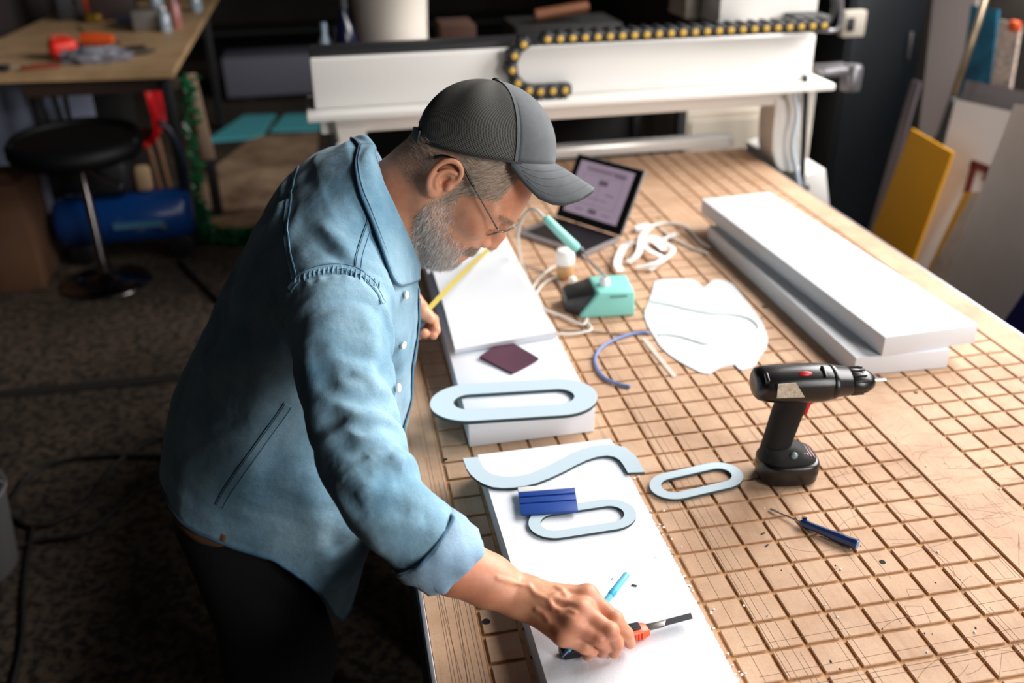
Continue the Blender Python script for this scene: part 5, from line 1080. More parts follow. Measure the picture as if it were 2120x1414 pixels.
# ---------------------------------------------------------------- glasses
gl = MB().tube([hw(.0985, -.006, .021), hw(.1005, -.003, .0235), hw(.1005, .003, .0235), hw(.0985, .006, .021)], .0009, 6).build('eyeglasses', mat('frame_metal', (150, 146, 138), rough=.25, metal=1), man, smooth=180, label='thin metal eyeglasses')
m_lens = bpy.data.materials.new('lens_clear'); m_lens.use_nodes = True; N_, L_, b_ = nodes(m_lens); b_.inputs['Transmission Weight'].default_value = 1; b_.inputs['IOR'].default_value = 1.15; b_.inputs['Roughness'].default_value = .02; b_.inputs['Base Color'].default_value = (.9, .95, .95, 1)
_v = HM @ np.array(ray(1045, 477)); KT = float(np.clip((_v[0] - .10 * _v[1]) / _v[2], -.45, .45)); print('lens tilt', KT)
for s in (-1, 1):
    tl = lambda y, z: hw(.0985 - .0 * y - .10 * abs(y) + KT * .85 * (z - .0115), y, z)
    P_ = [(.034 + .0255 * math.copysign(abs(math.cos(a)) ** .85, math.cos(a)), .0115 + .0165 * math.copysign(abs(math.sin(a)) ** .85, math.sin(a))) for a in np.linspace(0, 2 * PI, 33)[:-1]]
    fr = [tl(s * y, z) for y, z in P_]; bk_ = [p - HF * .0014 for p in fr]
    MB().loft([fr, bk_]).build('lens', m_lens, gl, smooth=30)
    MB().tube(fr, .0008, 6, closed=True).build('rim', MATS['frame_metal'], gl, smooth=180)
    hg = [tl(s * .0595, .018), hw(.0930, s * .066, .0185), hw(.088, s * .071, .0185)]
    MB().tube(hg, .0011, 6).build('hinge', MATS['frame_metal'], gl, smooth=180)
    tp_ = smooth_path([hw(.088, s * .071, .0185), hw(.052, s * .0755, .023), hw(.016, s * .0785, .0270), hw(-.012, s * .082, .0300)], 6)
    MB().tube(tp_, [.0011] * len(tp_), 6).build('temple', mat('temple_steel', (74, 74, 76), rough=.3, metal=.9), gl, smooth=180)
    tp2 = smooth_path([hw(.020, s * .0785, .0266), hw(-.006, s * .0815, .0302), hw(-.022, s * .0835, .030), hw(-.040, s * .082, .018), hw(-.047, s * .079, .004)], 5)
    MB().tube(tp2, [.0021] * len(tp2), 6).build('temple_tip', mat('tip_black', (16, 15, 15), rough=.4), gl, smooth=180)
    MB().tube([hw(.0985, s * .009, .015), hw(.094, s * .0095, .009)], .0016, 6).build('nose_pad', m_lens, gl, smooth=180)
# eyes under the lids
m_eye = mat('eye_white', (214, 206, 198), rough=.2); m_iris = mat('iris_grey', (60, 74, 80), rough=.2)
for s in (-1, 1):
    ey = MB().ball(hw(.0722, s * .032, .0092), (.0125, .0125, .0118), sub=3).build('eye', m_eye, man, smooth=180)
    MB().ball(hw(.0818, s * .0315, .0040), (.0042, .0042, .0042), sub=2).build('iris', m_iris, ey, smooth=180)
# ---------------------------------------------------------------- hair and beard
loc_all = (bp_ - HO) @ HM.T
nrm_all = np.empty(len(bp_) * 3, np.float32); skin.data.vertices.foreach_get('normal', nrm_all) if False else None
_n = np.zeros_like(bp_)
fq = bq_; e1 = bp_[fq[:, 2]] - bp_[fq[:, 0]]; e2 = bp_[fq[:, 3]] - bp_[fq[:, 1]]; fn = np.cross(e1, e2)
for k in range(4): np.add.at(_n, fq[:, k], fn)
_n /= np.maximum(np.linalg.norm(_n, axis=1, keepdims=True), 1e-12)
ctr = (bp_ - HO); sgn = np.sign((_n[np.linalg.norm(ctr, axis=1) < .2] * ctr[np.linalg.norm(ctr, axis=1) < .2]).sum(1).mean()); _n *= sgn
loc_n = _n @ HM.T
headsel = (np.abs(loc_all) < .17).all(1)
x, y, z = loc_all.T; ay = np.abs(y)
cn = (loc_all - CO) @ CN; cee = (loc_all - CO) @ CE
ear = (((x + .015) / .026) ** 2 + ((z - .003) / .040) ** 2 < 1) & (ay > .064)
ear2 = ((((x + .015) / .026) ** 2 + ((z - .002) / .039) ** 2 < 1) & (ay > .0755)) | ((((x + .013) / .021) ** 2 + ((z - .001) / .033) ** 2 < 1) & (ay > .060))
hairline = np.where(z > .045, .058 - (z - .045) * .25, np.where(z > .012, .022 + (z - .012) * 1.05, .021))
hair_m = headsel & ~ear2 & (cn < .012) & (x < hairline) & (z > np.where(x < -.02, -.052 - .0 * x, -.02)) & ~((x > -.03) & (z < -.005) & (ay < .058)) & ~((x > -.036) & (x < .0) & (z < .024) & (ay > .05)) & (ay > np.where(x > .0, .045, 0))
bl_top = np.interp(x, [-.005, .012, .034, .054, .066, .078, .094, .104], [.012, .010, -.019, -.037, -.041, -.0395, -.034, -.034])
beard_m = headsel & ~ear2 & (z < bl_top) & (x > -.006 + .0 * z) & (z > -.135) & ~((np.abs(z + .0555) < .0125) & (ay < .027) & (x > .070)) & ~((x > .088) & (z > -.0335)) & (x > np.interp(-z, [0, .045, .07, .085, .105, .125], [-.002, -.001, .006, .016, .036, .056])) & ~((z > -.03) & (ay < .03))
def strands(sel, n, ln, width, comb, rnd, lift, seed, name, m, len_fn=None):
    g = np.random.default_rng(seed); idx = g.choice(np.nonzero(sel)[0], n); P_ = bp_[idx] + g.normal(0, .0008, (n, 3)); Nn = _n[idx]; Lc = loc_all[idx]
    C_ = comb(Lc) @ HM; C_ = C_ - Nn * (C_ * Nn).sum(1, keepdims=True); C_ /= np.maximum(np.linalg.norm(C_, axis=1, keepdims=True), 1e-6)
    R_ = g.normal(0, 1, (n, 3)); l = ln * g.uniform(.55, 1.2, n)
    if len_fn is not None: l = l * len_fn(Lc)
    d1 = C_ + Nn * lift + R_ * rnd; d1 /= np.linalg.norm(d1, axis=1, keepdims=True)
    d2 = C_ * 1.2 + Nn * lift * .35 + R_ * rnd + g.normal(0, rnd * .7, (n, 3)); d2 /= np.linalg.norm(d2, axis=1, keepdims=True)
    sd = np.cross(d1, Nn) + g.normal(0, .25, (n, 3)); sd /= np.maximum(np.linalg.norm(sd, axis=1, keepdims=True), 1e-6)
    l = l[:, None]; w = width * g.uniform(.7, 1.2, (n, 1))
    p0 = P_ - Nn * .0006; p1 = p0 + d1 * l * .5; p2 = p1 + d2 * l * .5
    V = np.stack([p0 - sd * w / 2, p0 + sd * w / 2, p1 + sd * w * .4, p1 - sd * w * .4, p2 + sd * w * .12, p2 - sd * w * .12], 1).reshape(-1, 3)
    b0 = np.arange(n) * 6; Q = np.concatenate([np.stack([b0, b0 + 1, b0 + 2, b0 + 3], 1), np.stack([b0 + 3, b0 + 2, b0 + 4, b0 + 5], 1)])
    o = np_mesh(name, V, Q, [], m, man); at = o.data.attributes.new('tone', 'FLOAT', 'POINT'); at.data.foreach_set('value', np.repeat(g.uniform(0, 1, n), 6).astype(np.float32)); return o
def hair_mat(name, c0, c1):
    m = mat(name, c0, rough=.45); N, L, b = nodes(m); a = N.new('ShaderNodeAttribute'); a.attribute_name = 'tone'; r = N.new('ShaderNodeValToRGB'); e = r.color_ramp.elements
    e[0].color = (*s2l(c0), 1); e[1].color = (*s2l(c1), 1); L.new(a.outputs['Fac'], r.inputs[0]); L.new(r.outputs[0], b.inputs['Base Color']); return m
hc = lambda L: np.stack([-.35 - .8 * (L[:, 0] < .0), 0 * L[:, 0], -.75 + .5 * (L[:, 0] < 0)], 1)
strands(hair_m, 34000, .0115, .00030, hc, .13, .22, 1, 'hair', hair_mat('hair_greybrown', (112, 92, 74), (214, 200, 180)), lambda L: np.where(L[:, 0] < -.02, .55, 1.25) * np.where(L[:, 2] < -.02, .6, 1))
bc_ = lambda L: np.stack([.42 + 0 * L[:, 0], .0 * L[:, 0], -.85 + 0 * L[:, 0]], 1)
_g = np.random.default_rng(8); _keep = np.clip((bl_top - z) / .022 + np.clip((.02 - x) / .03, 0, .6), .12, 1); beard_m &= _g.uniform(0, 1, len(z)) < _keep
strands(beard_m, 30000, .0092, .00030, bc_, .26, .36, 2, 'beard', hair_mat('beard_grey', (96, 78, 64), (250, 246, 240)), lambda L: np.interp(-L[:, 2], [-.01, .02, .06, .09], [.35, .6, .9, 1.3]))
must = headsel & (z < -.034) & (z > -.051) & (ay < .030) & (x > .074)
strands(must, 3200, .0065, .0003, lambda L: np.stack([.25 + 0 * L[:, 0], np.sign(L[:, 1]) * .6, -.8 + 0 * L[:, 0]], 1), .2, .35, 3, 'moustache', hair_mat('moustache_brown', (92, 72, 58), (206, 190, 172)))
brow_m = headsel & (np.abs(z - (.030 - .12 * np.maximum(ay - .03, 0))) < .0042) & (ay > .010) & (ay < .052) & (x > .06)
strands(brow_m, 700, .009, .0004, lambda L: np.stack([.1 + 0 * L[:, 0], np.sign(L[:, 1]) * .9, .2 + 0 * L[:, 0]], 1), .15, .3, 4, 'eyebrow', MATS['hair_greybrown'])
arm_dir = (WR - ER) / np.linalg.norm(WR - ER); tpar = (bp_ - ER) @ arm_dir
arm_m = (np.linalg.norm(bp_ - (ER + tpar[:, None] * arm_dir), axis=1) < .05) & (tpar > .10) & (tpar < .215) & (_n @ np.array([0, -.3, .9]) > -.2)
# ---------------------------------------------------------------- denim shirt
m_den = mat('denim', (118, 162, 190), rough=.85)
def denim_nodes(m, dark=(58, 104, 138), light=(150, 186, 208)):
    N, L, b = nodes(m); tc = N.new('ShaderNodeTexCoord'); b.inputs['Sheen Weight'].default_value = .15; b.inputs['Specular IOR Level'].default_value = .2
    n1 = N.new('ShaderNodeTexNoise'); n1.inputs['Scale'].default_value = 7; n1.inputs['Detail'].default_value = 5; n1.inputs['Roughness'].default_value = .6
    n2 = N.new('ShaderNodeTexNoise'); n2.inputs['Scale'].default_value = 900; n2.inputs['Detail'].default_value = 2
    mp = N.new('ShaderNodeMapping'); mp.inputs['Scale'].default_value = (1, 1, 1); mp.inputs['Rotation'].default_value = (.6, .8, .3); L.new(tc.outputs['Object'], mp.inputs[0])
    w = N.new('ShaderNodeTexWave'); w.inputs['Scale'].default_value = 620; w.inputs['Distortion'].default_value = 1.5; w.inputs['Detail'].default_value = 1; L.new(mp.outputs[0], w.inputs['Vector'])
    for q in (n1, n2): L.new(tc.outputs['Object'], q.inputs['Vector'])
    r = N.new('ShaderNodeValToRGB'); e = r.color_ramp.elements; e[0].position = .32; e[1].position = .68; e[0].color = (*s2l(dark), 1); e[1].color = (*s2l(light), 1); L.new(n1.outputs['Fac'], r.inputs[0])
    r2 = N.new('ShaderNodeValToRGB'); e = r2.color_ramp.elements; e[0].position = .3; e[1].position = .7; e[0].color = (.68, .72, .76, 1); e[1].color = (1.0, 1.0, 1.0, 1); L.new(n2.outputs['Fac'], r2.inputs[0])
    mx = N.new('ShaderNodeMix'); mx.data_type = 'RGBA'; mx.blend_type = 'MULTIPLY'; mx.inputs['Factor'].default_value = 1; L.new(r.outputs[0], mx.inputs['A']); L.new(r2.outputs[0], mx.inputs['B']); L.new(mx.outputs['Result'], b.inputs['Base Color'])
    a = N.new('ShaderNodeMath'); a.operation = 'ADD'; L.new(w.outputs['Fac'], a.inputs[0]); L.new(n2.outputs['Fac'], a.inputs[1])
    bp = N.new('ShaderNodeBump'); bp.inputs['Strength'].default_value = .16; bp.inputs['Distance'].default_value = .0005; L.new(a.outputs[0], bp.inputs['Height'])
    n3 = N.new('ShaderNodeTexNoise'); n3.inputs['Scale'].default_value = 22; n3.inputs['Detail'].default_value = 4; L.new(tc.outputs['Object'], n3.inputs['Vector'])
    b2 = N.new('ShaderNodeBump'); b2.inputs['Strength'].default_value = .35; b2.inputs['Distance'].default_value = .012; L.new(n3.outputs['Fac'], b2.inputs['Height']); L.new(bp.outputs[0], b2.inputs['Normal']); L.new(b2.outputs[0], b.inputs['Normal'])
denim_nodes(m_den, (98, 144, 170), (164, 200, 218))
m_den_in = mat('denim_inside', (150, 180, 206), rough=.85); denim_nodes(m_den_in, (140, 172, 200), (168, 196, 216))
m_seam = mat('denim_seam', (52, 88, 114), rough=.9); denim_nodes(m_seam, (44, 80, 108), (92, 132, 158))
m_btn = mat('snap_pearl', (226, 220, 210), rough=.25, spec=.6)
YM = .632
ST = [  # back (x, z), front (x, z), half width
 ((-.420, 1.312), (-.378, 1.180), .085), ((-.455, 1.318), (-.372, 1.150), .125), ((-.505, 1.296), (-.368, 1.105), .185), ((-.556, 1.256), (-.374, 1.055), .208),
 ((-.602, 1.200), (-.379, 1.005), .208), ((-.650, 1.130), (-.386, .960), .200), ((-.700, 1.045), (-.394, .910), .192), ((-.746, .968), (-.404, .855), .192),
 ((-.780, .905), (-.424, .785), .198), ((-.800, .845), (-.452, .700), .204), ((-.812, .780), (-.486, .615), .208), ((-.815, .700), (-.520, .520), .208), ((-.812, .62), (-.55, .42), .208)]
STA = np.array([(*b, *f, w) for b, f, w in ST])
def tor(t, ph):
    """torso surface: t station, ph 0 back, pi/2 his right (near) side, pi front"""
    bx, bz, fx, fz, w = [np.interp(t, np.arange(len(ST)), STA[:, k]) for k in range(5)]
    c, s = np.cos(ph), np.sin(ph); e = 2.35; cc = np.sign(c) * np.abs(c) ** (2 / e); ss = np.sign(s) * np.abs(s) ** (2 / e)
    return np.stack([(bx + fx) / 2 + (bx - fx) / 2 * cc, YM - w * ss, (bz + fz) / 2 + (bz - fz) / 2 * cc], -1)
HEM = ([0, .6, 1.1, 1.57, 2.0, 2.3, 2.6, PI], [9.3, 9.35, 9.3, 9.35, 10.0, 10.7, 11.1, 11.1])
def hem_t(ph): p = np.abs((ph + PI) % (2 * PI) - PI); return np.interp(p, *HEM)
nph = 72; tt = np.linspace(0, 12, 73); phs = np.linspace(0, 2 * PI, nph + 1)[:-1]
TG = tor(tt[:, None], phs[None, :]); tv = TG.reshape(-1, 3)
def grid_quads(nr, nc): i, j = np.meshgrid(np.arange(nr - 1), np.arange(nc), indexing='ij'); j2 = (j + 1) % nc; return np.stack([i * nc + j, i * nc + j2, (i + 1) * nc + j2, (i + 1) * nc + j], -1).reshape(-1, 4)
tq = grid_quads(len(tt), nph)
def cap_fan(v, nr, nc):
    c0 = v[:nc].mean(0); c1 = v[-nc:].mean(0); n = len(v); v = np.vstack([v, c0, c1]); k = np.arange(nc); k2 = (k + 1) % nc
    return v, np.vstack([np.stack([k2, k, np.full(nc, n)], 1), np.stack([(nr - 1) * nc + k, (nr - 1) * nc + k2, np.full(nc, n + 1)], 1)])
HV = .0035
def vol(v, q, t, lo, shape):
    """signed distance array of a closed mesh"""
    g = openvdb.FloatGrid.createLevelSetFromPolygons(points=v.astype(np.float32), triangles=np.asarray(t, np.uint32), quads=np.asarray(q, np.uint32), transform=openvdb.createLinearTransform(voxelSize=HV), halfWidth=12.0)
    a = np.empty(shape, np.float32); g.copyToArray(a, ijk=tuple(int(x) for x in lo)); return a
lo_w = np.array([-.88, .00, .44]); hi_w = np.array([-.27, 1.10, 1.37]); LO = np.floor(lo_w / HV).astype(int); SHP = tuple((np.ceil(hi_w / HV).astype(int) - LO).tolist())
v_, t_ = cap_fan(tv, len(tt), nph); SD = vol(v_, tq, t_, LO, SHP)
def sleeve(cen, rad, sq=None, n=40):
    """loft along a path of centres; rad (r1, r2) across / along the plane normal"""
    cen = [np.array(c, float) for c in cen]; m = len(cen); rings = []; u = np.array([0, 0, 1.0])
    for i in range(m):
        t = cen[min(i + 1, m - 1)] - cen[max(i - 1, 0)]; t /= np.linalg.norm(t); u = u - t * u.dot(t); u /= np.linalg.norm(u); w = np.cross(t, u); a = np.linspace(0, 2 * PI, n + 1)[:-1]
        rings.append(cen[i] + np.outer(np.cos(a), u) * rad[i] + np.outer(np.sin(a), w) * rad[i])
    v = np.vstack(rings); v, t = cap_fan(v, m, n); return v, grid_quads(m, n), t
def catm(P, n): return [np.array(p) for p in smooth_path([Vector(p) for p in P], n)]
CUFF0 = dep(878, 1120, 1.125); CUFF1 = dep(936, 1172, 1.145)
cR = catm([(-.515, .56, 1.150), SR + (-.004, .01, .004), A3(dep(706, 700, 1.245)), A3(dep(716, 800, 1.195)), A3(dep(735, 900, 1.16)), A3(dep(765, 985, 1.13)), A3(dep(812, 1058, 1.118)), A3(CUFF0), A3(dep(905, 1145, 1.132))], 6)
rR = np.interp(np.linspace(0, 8, len(cR)), range(9), [.088, .079, .0665, .0595, .0545, .0530, .0500, .0455, .0450])
v_, q_, t_ = sleeve(cR, rR); SR_D = vol(v_, q_, t_, LO, SHP)
cL = catm([(-.50, .72, 1.155), SLf + (-.004, 0, 0), SLf * .6 + ELf * .4, SLf * .25 + ELf * .75, ELf + (0, .005, 0), ELf * .5 + WL * .5, ELf * .2 + WL * .8], 6)
rL = np.interp(np.linspace(0, 6, len(cL)), range(7), [.085, .077, .064, .060, .057, .05, .045])
v_, q_, t_ = sleeve(cL, rL); SL_D = vol(v_, q_, t_, LO, SHP)
def smin(a, b, k): h = np.maximum(k - np.abs(a - b), 0) / k; return np.minimum(a, b) - h * h * k * .25
SD = smin(smin(SD, SR_D, .030), SL_D, .045); del SR_D, SL_D
def poly_of(a):
    g = openvdb.FloatGrid(background=.05); g.transform = openvdb.createLinearTransform(voxelSize=HV); g.copyFromArray(a, ijk=tuple(int(x) for x in LO)); p, t, q = g.convertToPolygons(isovalue=0.0, adaptivity=0.0); return np.asarray(p, float), np.asarray(t), np.asarray(q)
p0_, t0_, q0_ = poly_of(SD)
bvh = BVHTree.FromPolygons([tuple(v) for v in p0_], [tuple(int(k) for k in f) for f in q0_] + [tuple(int(k) for k in f) for f in t0_])
def surf(x, y):
    d = ray(x, y).normalized(); h = bvh.ray_cast(CAMP, d)
    if h[0] is None: h = bvh.find_nearest(dep(x, y, 1.35))
    n = h[1]; return h[0], (n if n.dot(d) < 0 else -n)
def fold(px, amp, w, pts=None):
    """press a crease (amp < 0) or raise a ridge (amp > 0) along a line on the cloth"""
    P_ = [np.array(surf(x, y)[0]) for x, y in px] if px else [np.array(p) for p in pts]
    P_ = catm(P_, 5); lo = (np.floor((np.min(P_, 0) - 2.6 * w) / HV).astype(int) - LO).clip(0); hi = np.minimum(np.ceil((np.max(P_, 0) + 2.6 * w) / HV).astype(int) - LO, SHP)
    if (hi <= lo).any(): return
    ax = [(np.arange(lo[k], hi[k]) + LO[k]) * HV for k in range(3)]; G = np.stack(np.meshgrid(*ax, indexing='ij'), -1).astype(np.float32); best = np.full(G.shape[:3], 9.0, np.float32); tp = np.zeros_like(best); n = len(P_) - 1
    for i in range(n):
        a, b = P_[i].astype(np.float32), P_[i + 1].astype(np.float32); ba = b - a; pa = G - a; h = np.clip(pa @ ba / max(float(ba @ ba), 1e-12), 0, 1); q = pa - h[..., None] * ba; d2 = (q * q).sum(-1); m = d2 < best; best[m] = d2[m]; tp[m] = ((i + h) / n)[m]
    SD[lo[0]:hi[0], lo[1]:hi[1], lo[2]:hi[2]] -= amp * np.exp(-best / (w * w)) * np.clip(np.sin(PI * np.clip(tp, .02, .98)), 0, 1) ** .6
F = fold
# sleeve folds
F([(690, 892), (733, 930), (806, 926)], -0.00814, 0.00982); F([(700, 870), (745, 902), (800, 900)], 0.00697, 0.00982)
F([(742, 984), (772, 964), (816, 944)], -0.01046, 0.00893); F([(752, 950), (780, 940), (812, 930)], 0.00697, 0.00803); F([(775, 1012), (806, 978), (834, 984)], -0.0093, 0.00893); F([(790, 970), (820, 955), (838, 965)], 0.00697, 0.00803)
F([(668, 853), (716, 880), (768, 894)], -0.00697, 0.00982); F([(656, 779), (698, 811), (763, 829), (806, 834)], -0.00697, 0.01071); F([(690, 832), (740, 856), (800, 862)], 0.00581, 0.01071)
F([(699, 718), (726, 731), (767, 741), (800, 748)], -0.00465, 0.00893); F([(712, 765), (732, 788), (772, 806)], -0.00581, 0.00893); F([(640, 700), (665, 760), (690, 800)], -0.00465, 0.0125); F([(760, 1060), (800, 1050), (850, 1062)], -0.00581, 0.0116); F([(735, 1030), (780, 1020), (830, 1010)], 0.00581, 0.0125); F([(790, 1110), (840, 1095), (880, 1080)], 0.00465, 0.01071)
F([(745, 640), (770, 700), (778, 760)], 0.00465, 0.01428); F([(640, 650), (640, 720), (650, 790)], 0.00349, 0.01428); F([(700, 1000), (730, 1040), (760, 1080)], -0.00465, 0.0125)
# gathered shoulder seam
for k in range(13):
    u = k / 12; x = 618 + 168 * u; y = 578 - 26 * math.sin(PI * u * .85) + 30 * u * u; F([(x, y - 8), (x + 2, y + 7), (x + 4, y + 20)], .0016 if k % 2 else -.0018, .0042)
F([(608, 592), (640, 568), (690, 558), (740, 570), (778, 604), (797, 650)], -.0035, .006)
F([(608, 592), (594, 630), (590, 680), (598, 740)], -.004, .007)
# back and chest folds
F([(600, 398), (574, 428), (530, 474)], -0.0162, 0.0117); F([(588, 380), (552, 420), (520, 455)], 0.0081, 0.0126); F([(620, 420), (606, 470), (590, 520)], 0.00405, 0.0108)
F([(668, 466), (704, 506), (730, 536)], 0.0081, 0.0108); F([(650, 480), (690, 524), (716, 548)], -0.0054, 0.009); F([(640, 350), (690, 420), (740, 500)], -0.0054, 0.018)
F([(560, 560), (520, 640), (500, 740)], -0.00675, 0.0198); F([(520, 530), (480, 620), (450, 700)], 0.00675, 0.0198); F([(470, 640), (430, 740), (420, 830)], -0.0054, 0.0225); F([(580, 700), (540, 800), (490, 900)], 0.0054, 0.0225); F([(600, 860), (560, 960), (560, 1060)], -0.00675, 0.0225); F([(640, 960), (650, 1060), (690, 1140)], 0.0108, 0.0252); F([(700, 1060), (690, 1120), (700, 1180)], -0.0081, 0.0162)
F([(400, 820), (450, 860), (520, 870)], -0.00405, 0.018); F([(810, 640), (800, 720), (790, 800)], -0.00675, 0.0108); F([(825, 700), (815, 790), (812, 860)], 0.0054, 0.009)
for a in range(SHP[0]):   # slow unevenness of the cloth
    pass
gx = np.linspace(lo_w[0], hi_w[0], SHP[0], dtype=np.float32)[:, None, None]; gy = np.linspace(lo_w[1], hi_w[1], SHP[1], dtype=np.float32)[None, :, None]; gz = np.linspace(lo_w[2], hi_w[2], SHP[2], dtype=np.float32)[None, None, :]
SD += .0014 * np.sin(38 * gx + 21 * gz + 3 * np.sin(14 * gy)) * np.sin(27 * gy - 30 * gz + 2 * np.sin(19 * gx)) + .0008 * np.sin(90 * gx - 60 * gy + 4 * np.sin(30 * gz)) * np.sin(70 * gz + 50 * gy)
p_, tr_, q_ = poly_of(SD); del SD
# ---- drape: ridges running round the sleeve, long soft folds down the trunk
def vnormals(p, q, t):
    n = np.zeros_like(p); f = np.cross(p[q[:, 2]] - p[q[:, 0]], p[q[:, 3]] - p[q[:, 1]])
    for k in range(4): np.add.at(n, q[:, k], f)
    if len(t):
        f = np.cross(p[t[:, 1]] - p[t[:, 0]], p[t[:, 2]] - p[t[:, 0]])
        for k in range(3): np.add.at(n, t[:, k], f)
    return n / np.maximum(np.linalg.norm(n, axis=1, keepdims=True), 1e-12)
VN = vnormals(p_, q_, tr_); VN *= np.sign((VN * (p_ - p_.mean(0))).sum(1).mean())
def drape(cen, s_lo, s_hi, amp, wl, seed, face):
    C_ = np.array([A3(c) for c in cen]); L_ = np.concatenate([[0], np.cumsum(np.linalg.norm(np.diff(C_, axis=0), axis=1))]); d = np.linalg.norm(p_[:, None, :] - C_[None, :, :], axis=2); k = d.argmin(1); dm = d.min(1); sel = np.nonzero(dm < .085)[0]
    k2 = np.clip(k[sel], 1, len(C_) - 2); tg = C_[k2 + 1] - C_[k2 - 1]; tg /= np.linalg.norm(tg, axis=1, keepdims=True); rel = p_[sel] - C_[k2]; s_ = L_[k2] + (rel * tg).sum(1); rad = rel - tg * (rel * tg).sum(1, keepdims=True)
    u = np.array([0, 0, 1.0]) - tg * tg[:, 2:3]; u /= np.linalg.norm(u, axis=1, keepdims=True); w = np.cross(tg, u); a = np.arctan2((rad * w).sum(1), (rad * u).sum(1))
    ph = s_ / wl + .42 * np.sin(a + seed) + .16 * np.sin(2 * a + 2.3 * seed) + .22 * np.sin(s_ * 31 + seed)
    f = np.sin(2 * PI * ph); f = np.where(f > 0, f ** .8, -np.abs(f) ** 1.5 * .8); f2 = np.sin(2 * PI * (ph * 1.83 + .3 * np.sin(a * 2 - seed)))
    en = np.clip((s_ - s_lo) / .05, 0, 1) * np.clip((s_hi - s_) / .04, 0, 1); rn = rad / np.maximum(np.linalg.norm(rad, axis=1, keepdims=True), 1e-9); fm = .25 + .75 * np.clip(rn @ (np.array(face) / np.linalg.norm(face)) * .8 + .35, 0, 1)
    m = np.abs((VN[sel] * rn).sum(1)).clip(0, 1); p_[sel] += VN[sel] * (amp * en * fm * m * (f + .35 * f2))[:, None]
drape(cR, .10, .60, .0042, .062, 1.3, (.8, -.45, .2)); drape(cL, .1, .5, .004, .06, 2.2, (.6, .4, .2))
tors = np.nonzero(np.abs(p_[:, 1] - YM) < .24)[0]; _s = (p_[tors] - np.array([-.42, YM, 1.3])) @ np.array([-.62, 0, -.78]); _c = p_[tors, 1] - YM
_f = np.sin(34 * _c + 4 * np.sin(7 * _s + 1) + 9 * (p_[tors, 0] + p_[tors, 2])) * np.sin(9 * _s + .6) + .5 * np.sin(61 * _c - 24 * _s + 3 * np.sin(11 * _s)); p_[tors] += VN[tors] * (.0030 * _f * np.clip((_s - .12) / .15, 0, 1))[:, None]
# ---- cut open: hem, cuff ends, neck
from mathutils.kdtree import KDTree
ft = np.linspace(6.5, 12, 260); fp = np.linspace(0, 2 * PI, 241)[:-1]; FG = tor(ft[:, None], fp[None, :]).reshape(-1, 3); kd = KDTree(len(FG))
for i in range(len(FG)): kd.insert(FG[i], i)
kd.balance()
cut = np.zeros(len(p_), bool); hemd = np.full(len(p_), -9.0); phv = np.zeros(len(p_))
low = np.nonzero((p_[:, 2] < 1.0) & (p_[:, 0] < -.40))[0]
armc = np.array([A3(c) for c in cR]); da = np.sqrt(((p_[low][:, None] - armc[None, ::3]) ** 2).sum(-1)).min(1)
near_arm = da < .066
for i, na in zip(low, near_arm):
    if na: continue
    _, k, dd = kd.find(p_[i]); ph = fp[k % 240]; t = ft[k // 240]; hemd[i] = t - hem_t(ph); phv[i] = ph
    if hemd[i] > 0: cut[i] = True
axR = cR[-1] - cR[-3]; axR /= np.linalg.norm(axR); cut |= ((p_ - cR[-1]) @ axR > -.004) & (np.linalg.norm(p_ - cR[-1], axis=1) < .09)
axL = cL[-1] - cL[-3]; axL /= np.linalg.norm(axL); cut |= ((p_ - cL[-1]) @ axL > -.004) & (np.linalg.norm(p_ - cL[-1], axis=1) < .09)
NB = np.array([-.410, .632, 1.245]); NA = np.array([.80, .05, .46]); NA /= np.linalg.norm(NA)
_ax = (p_ - NB) @ NA; _rd = np.linalg.norm((p_ - NB) - _ax[:, None] * NA, axis=1); cut |= (_ax > -.03) & (_rd < .068) & (_ax < .12)
kq = ~cut[q_].any(1); kt = ~cut[tr_].any(1) if len(tr_) else np.zeros(0, bool); q_, tr_ = q_[kq], (tr_[kt] if len(tr_) else tr_)
# snap the hem's ragged edge onto the hem line
E_ = np.sort(np.vstack([q_[:, [0, 1]], q_[:, [1, 2]], q_[:, [2, 3]], q_[:, [3, 0]]] + ([tr_[:, [0, 1]], tr_[:, [1, 2]], tr_[:, [2, 0]]] if len(tr_) else [])), 1); ue, ct = np.unique(E_, axis=0, return_counts=True); bnd = np.unique(ue[ct == 1])
hem_pts = []
nb = {}
for a, b in ue[ct == 1]: nb.setdefault(a, []).append(b); nb.setdefault(b, []).append(a)
for it in range(14):
    new = {a: p_[l].mean(0) * .5 + p_[a] * .5 for a, l in nb.items() if len(l) == 2}
    for a, v in new.items(): p_[a] = v
used = np.unique(np.concatenate([q_.ravel(), tr_.ravel()])) if len(tr_) else np.unique(q_.ravel()); mp_ = np.full(len(p_), -1); mp_[used] = np.arange(len(used))
shirt = np_mesh('shirt', p_[used], mp_[q_], mp_[tr_] if len(tr_) else [], m_den, man, label='faded blue denim shirt'); print('SHIRT', len(used))
md = shirt.modifiers.new('smooth', 'SMOOTH'); md.factor = .5; md.iterations = 1
md = shirt.modifiers.new('cloth', 'SOLIDIFY'); md.thickness = .0022; md.offset = -1
bvh = BVHTree.FromPolygons([tuple(v) for v in p_], [tuple(int(k) for k in f) for f in q_] + [tuple(int(k) for k in f) for f in tr_])
# hem roll: follow the boundary loops
loops = []; seen = set()
for a0 in list(nb):
    if a0 in seen: continue
    l = [a0]; seen.add(a0); c = a0
    while True:
        nx = [k for k in nb[c] if k not in seen]
        if not nx: break
        c = nx[0]; seen.add(c); l.append(c)
    if len(l) > 40: loops.append(l)
hm = MB()
for l in loops:
    if p_[l].mean(0)[2] < .95: P_ = [Vector(p_[k]) for k in l[::3]]; hm.tube(P_, .0030, 6, closed=True)
hm.build('hem', m_seam, shirt, smooth=180, label='darker rolled hem')
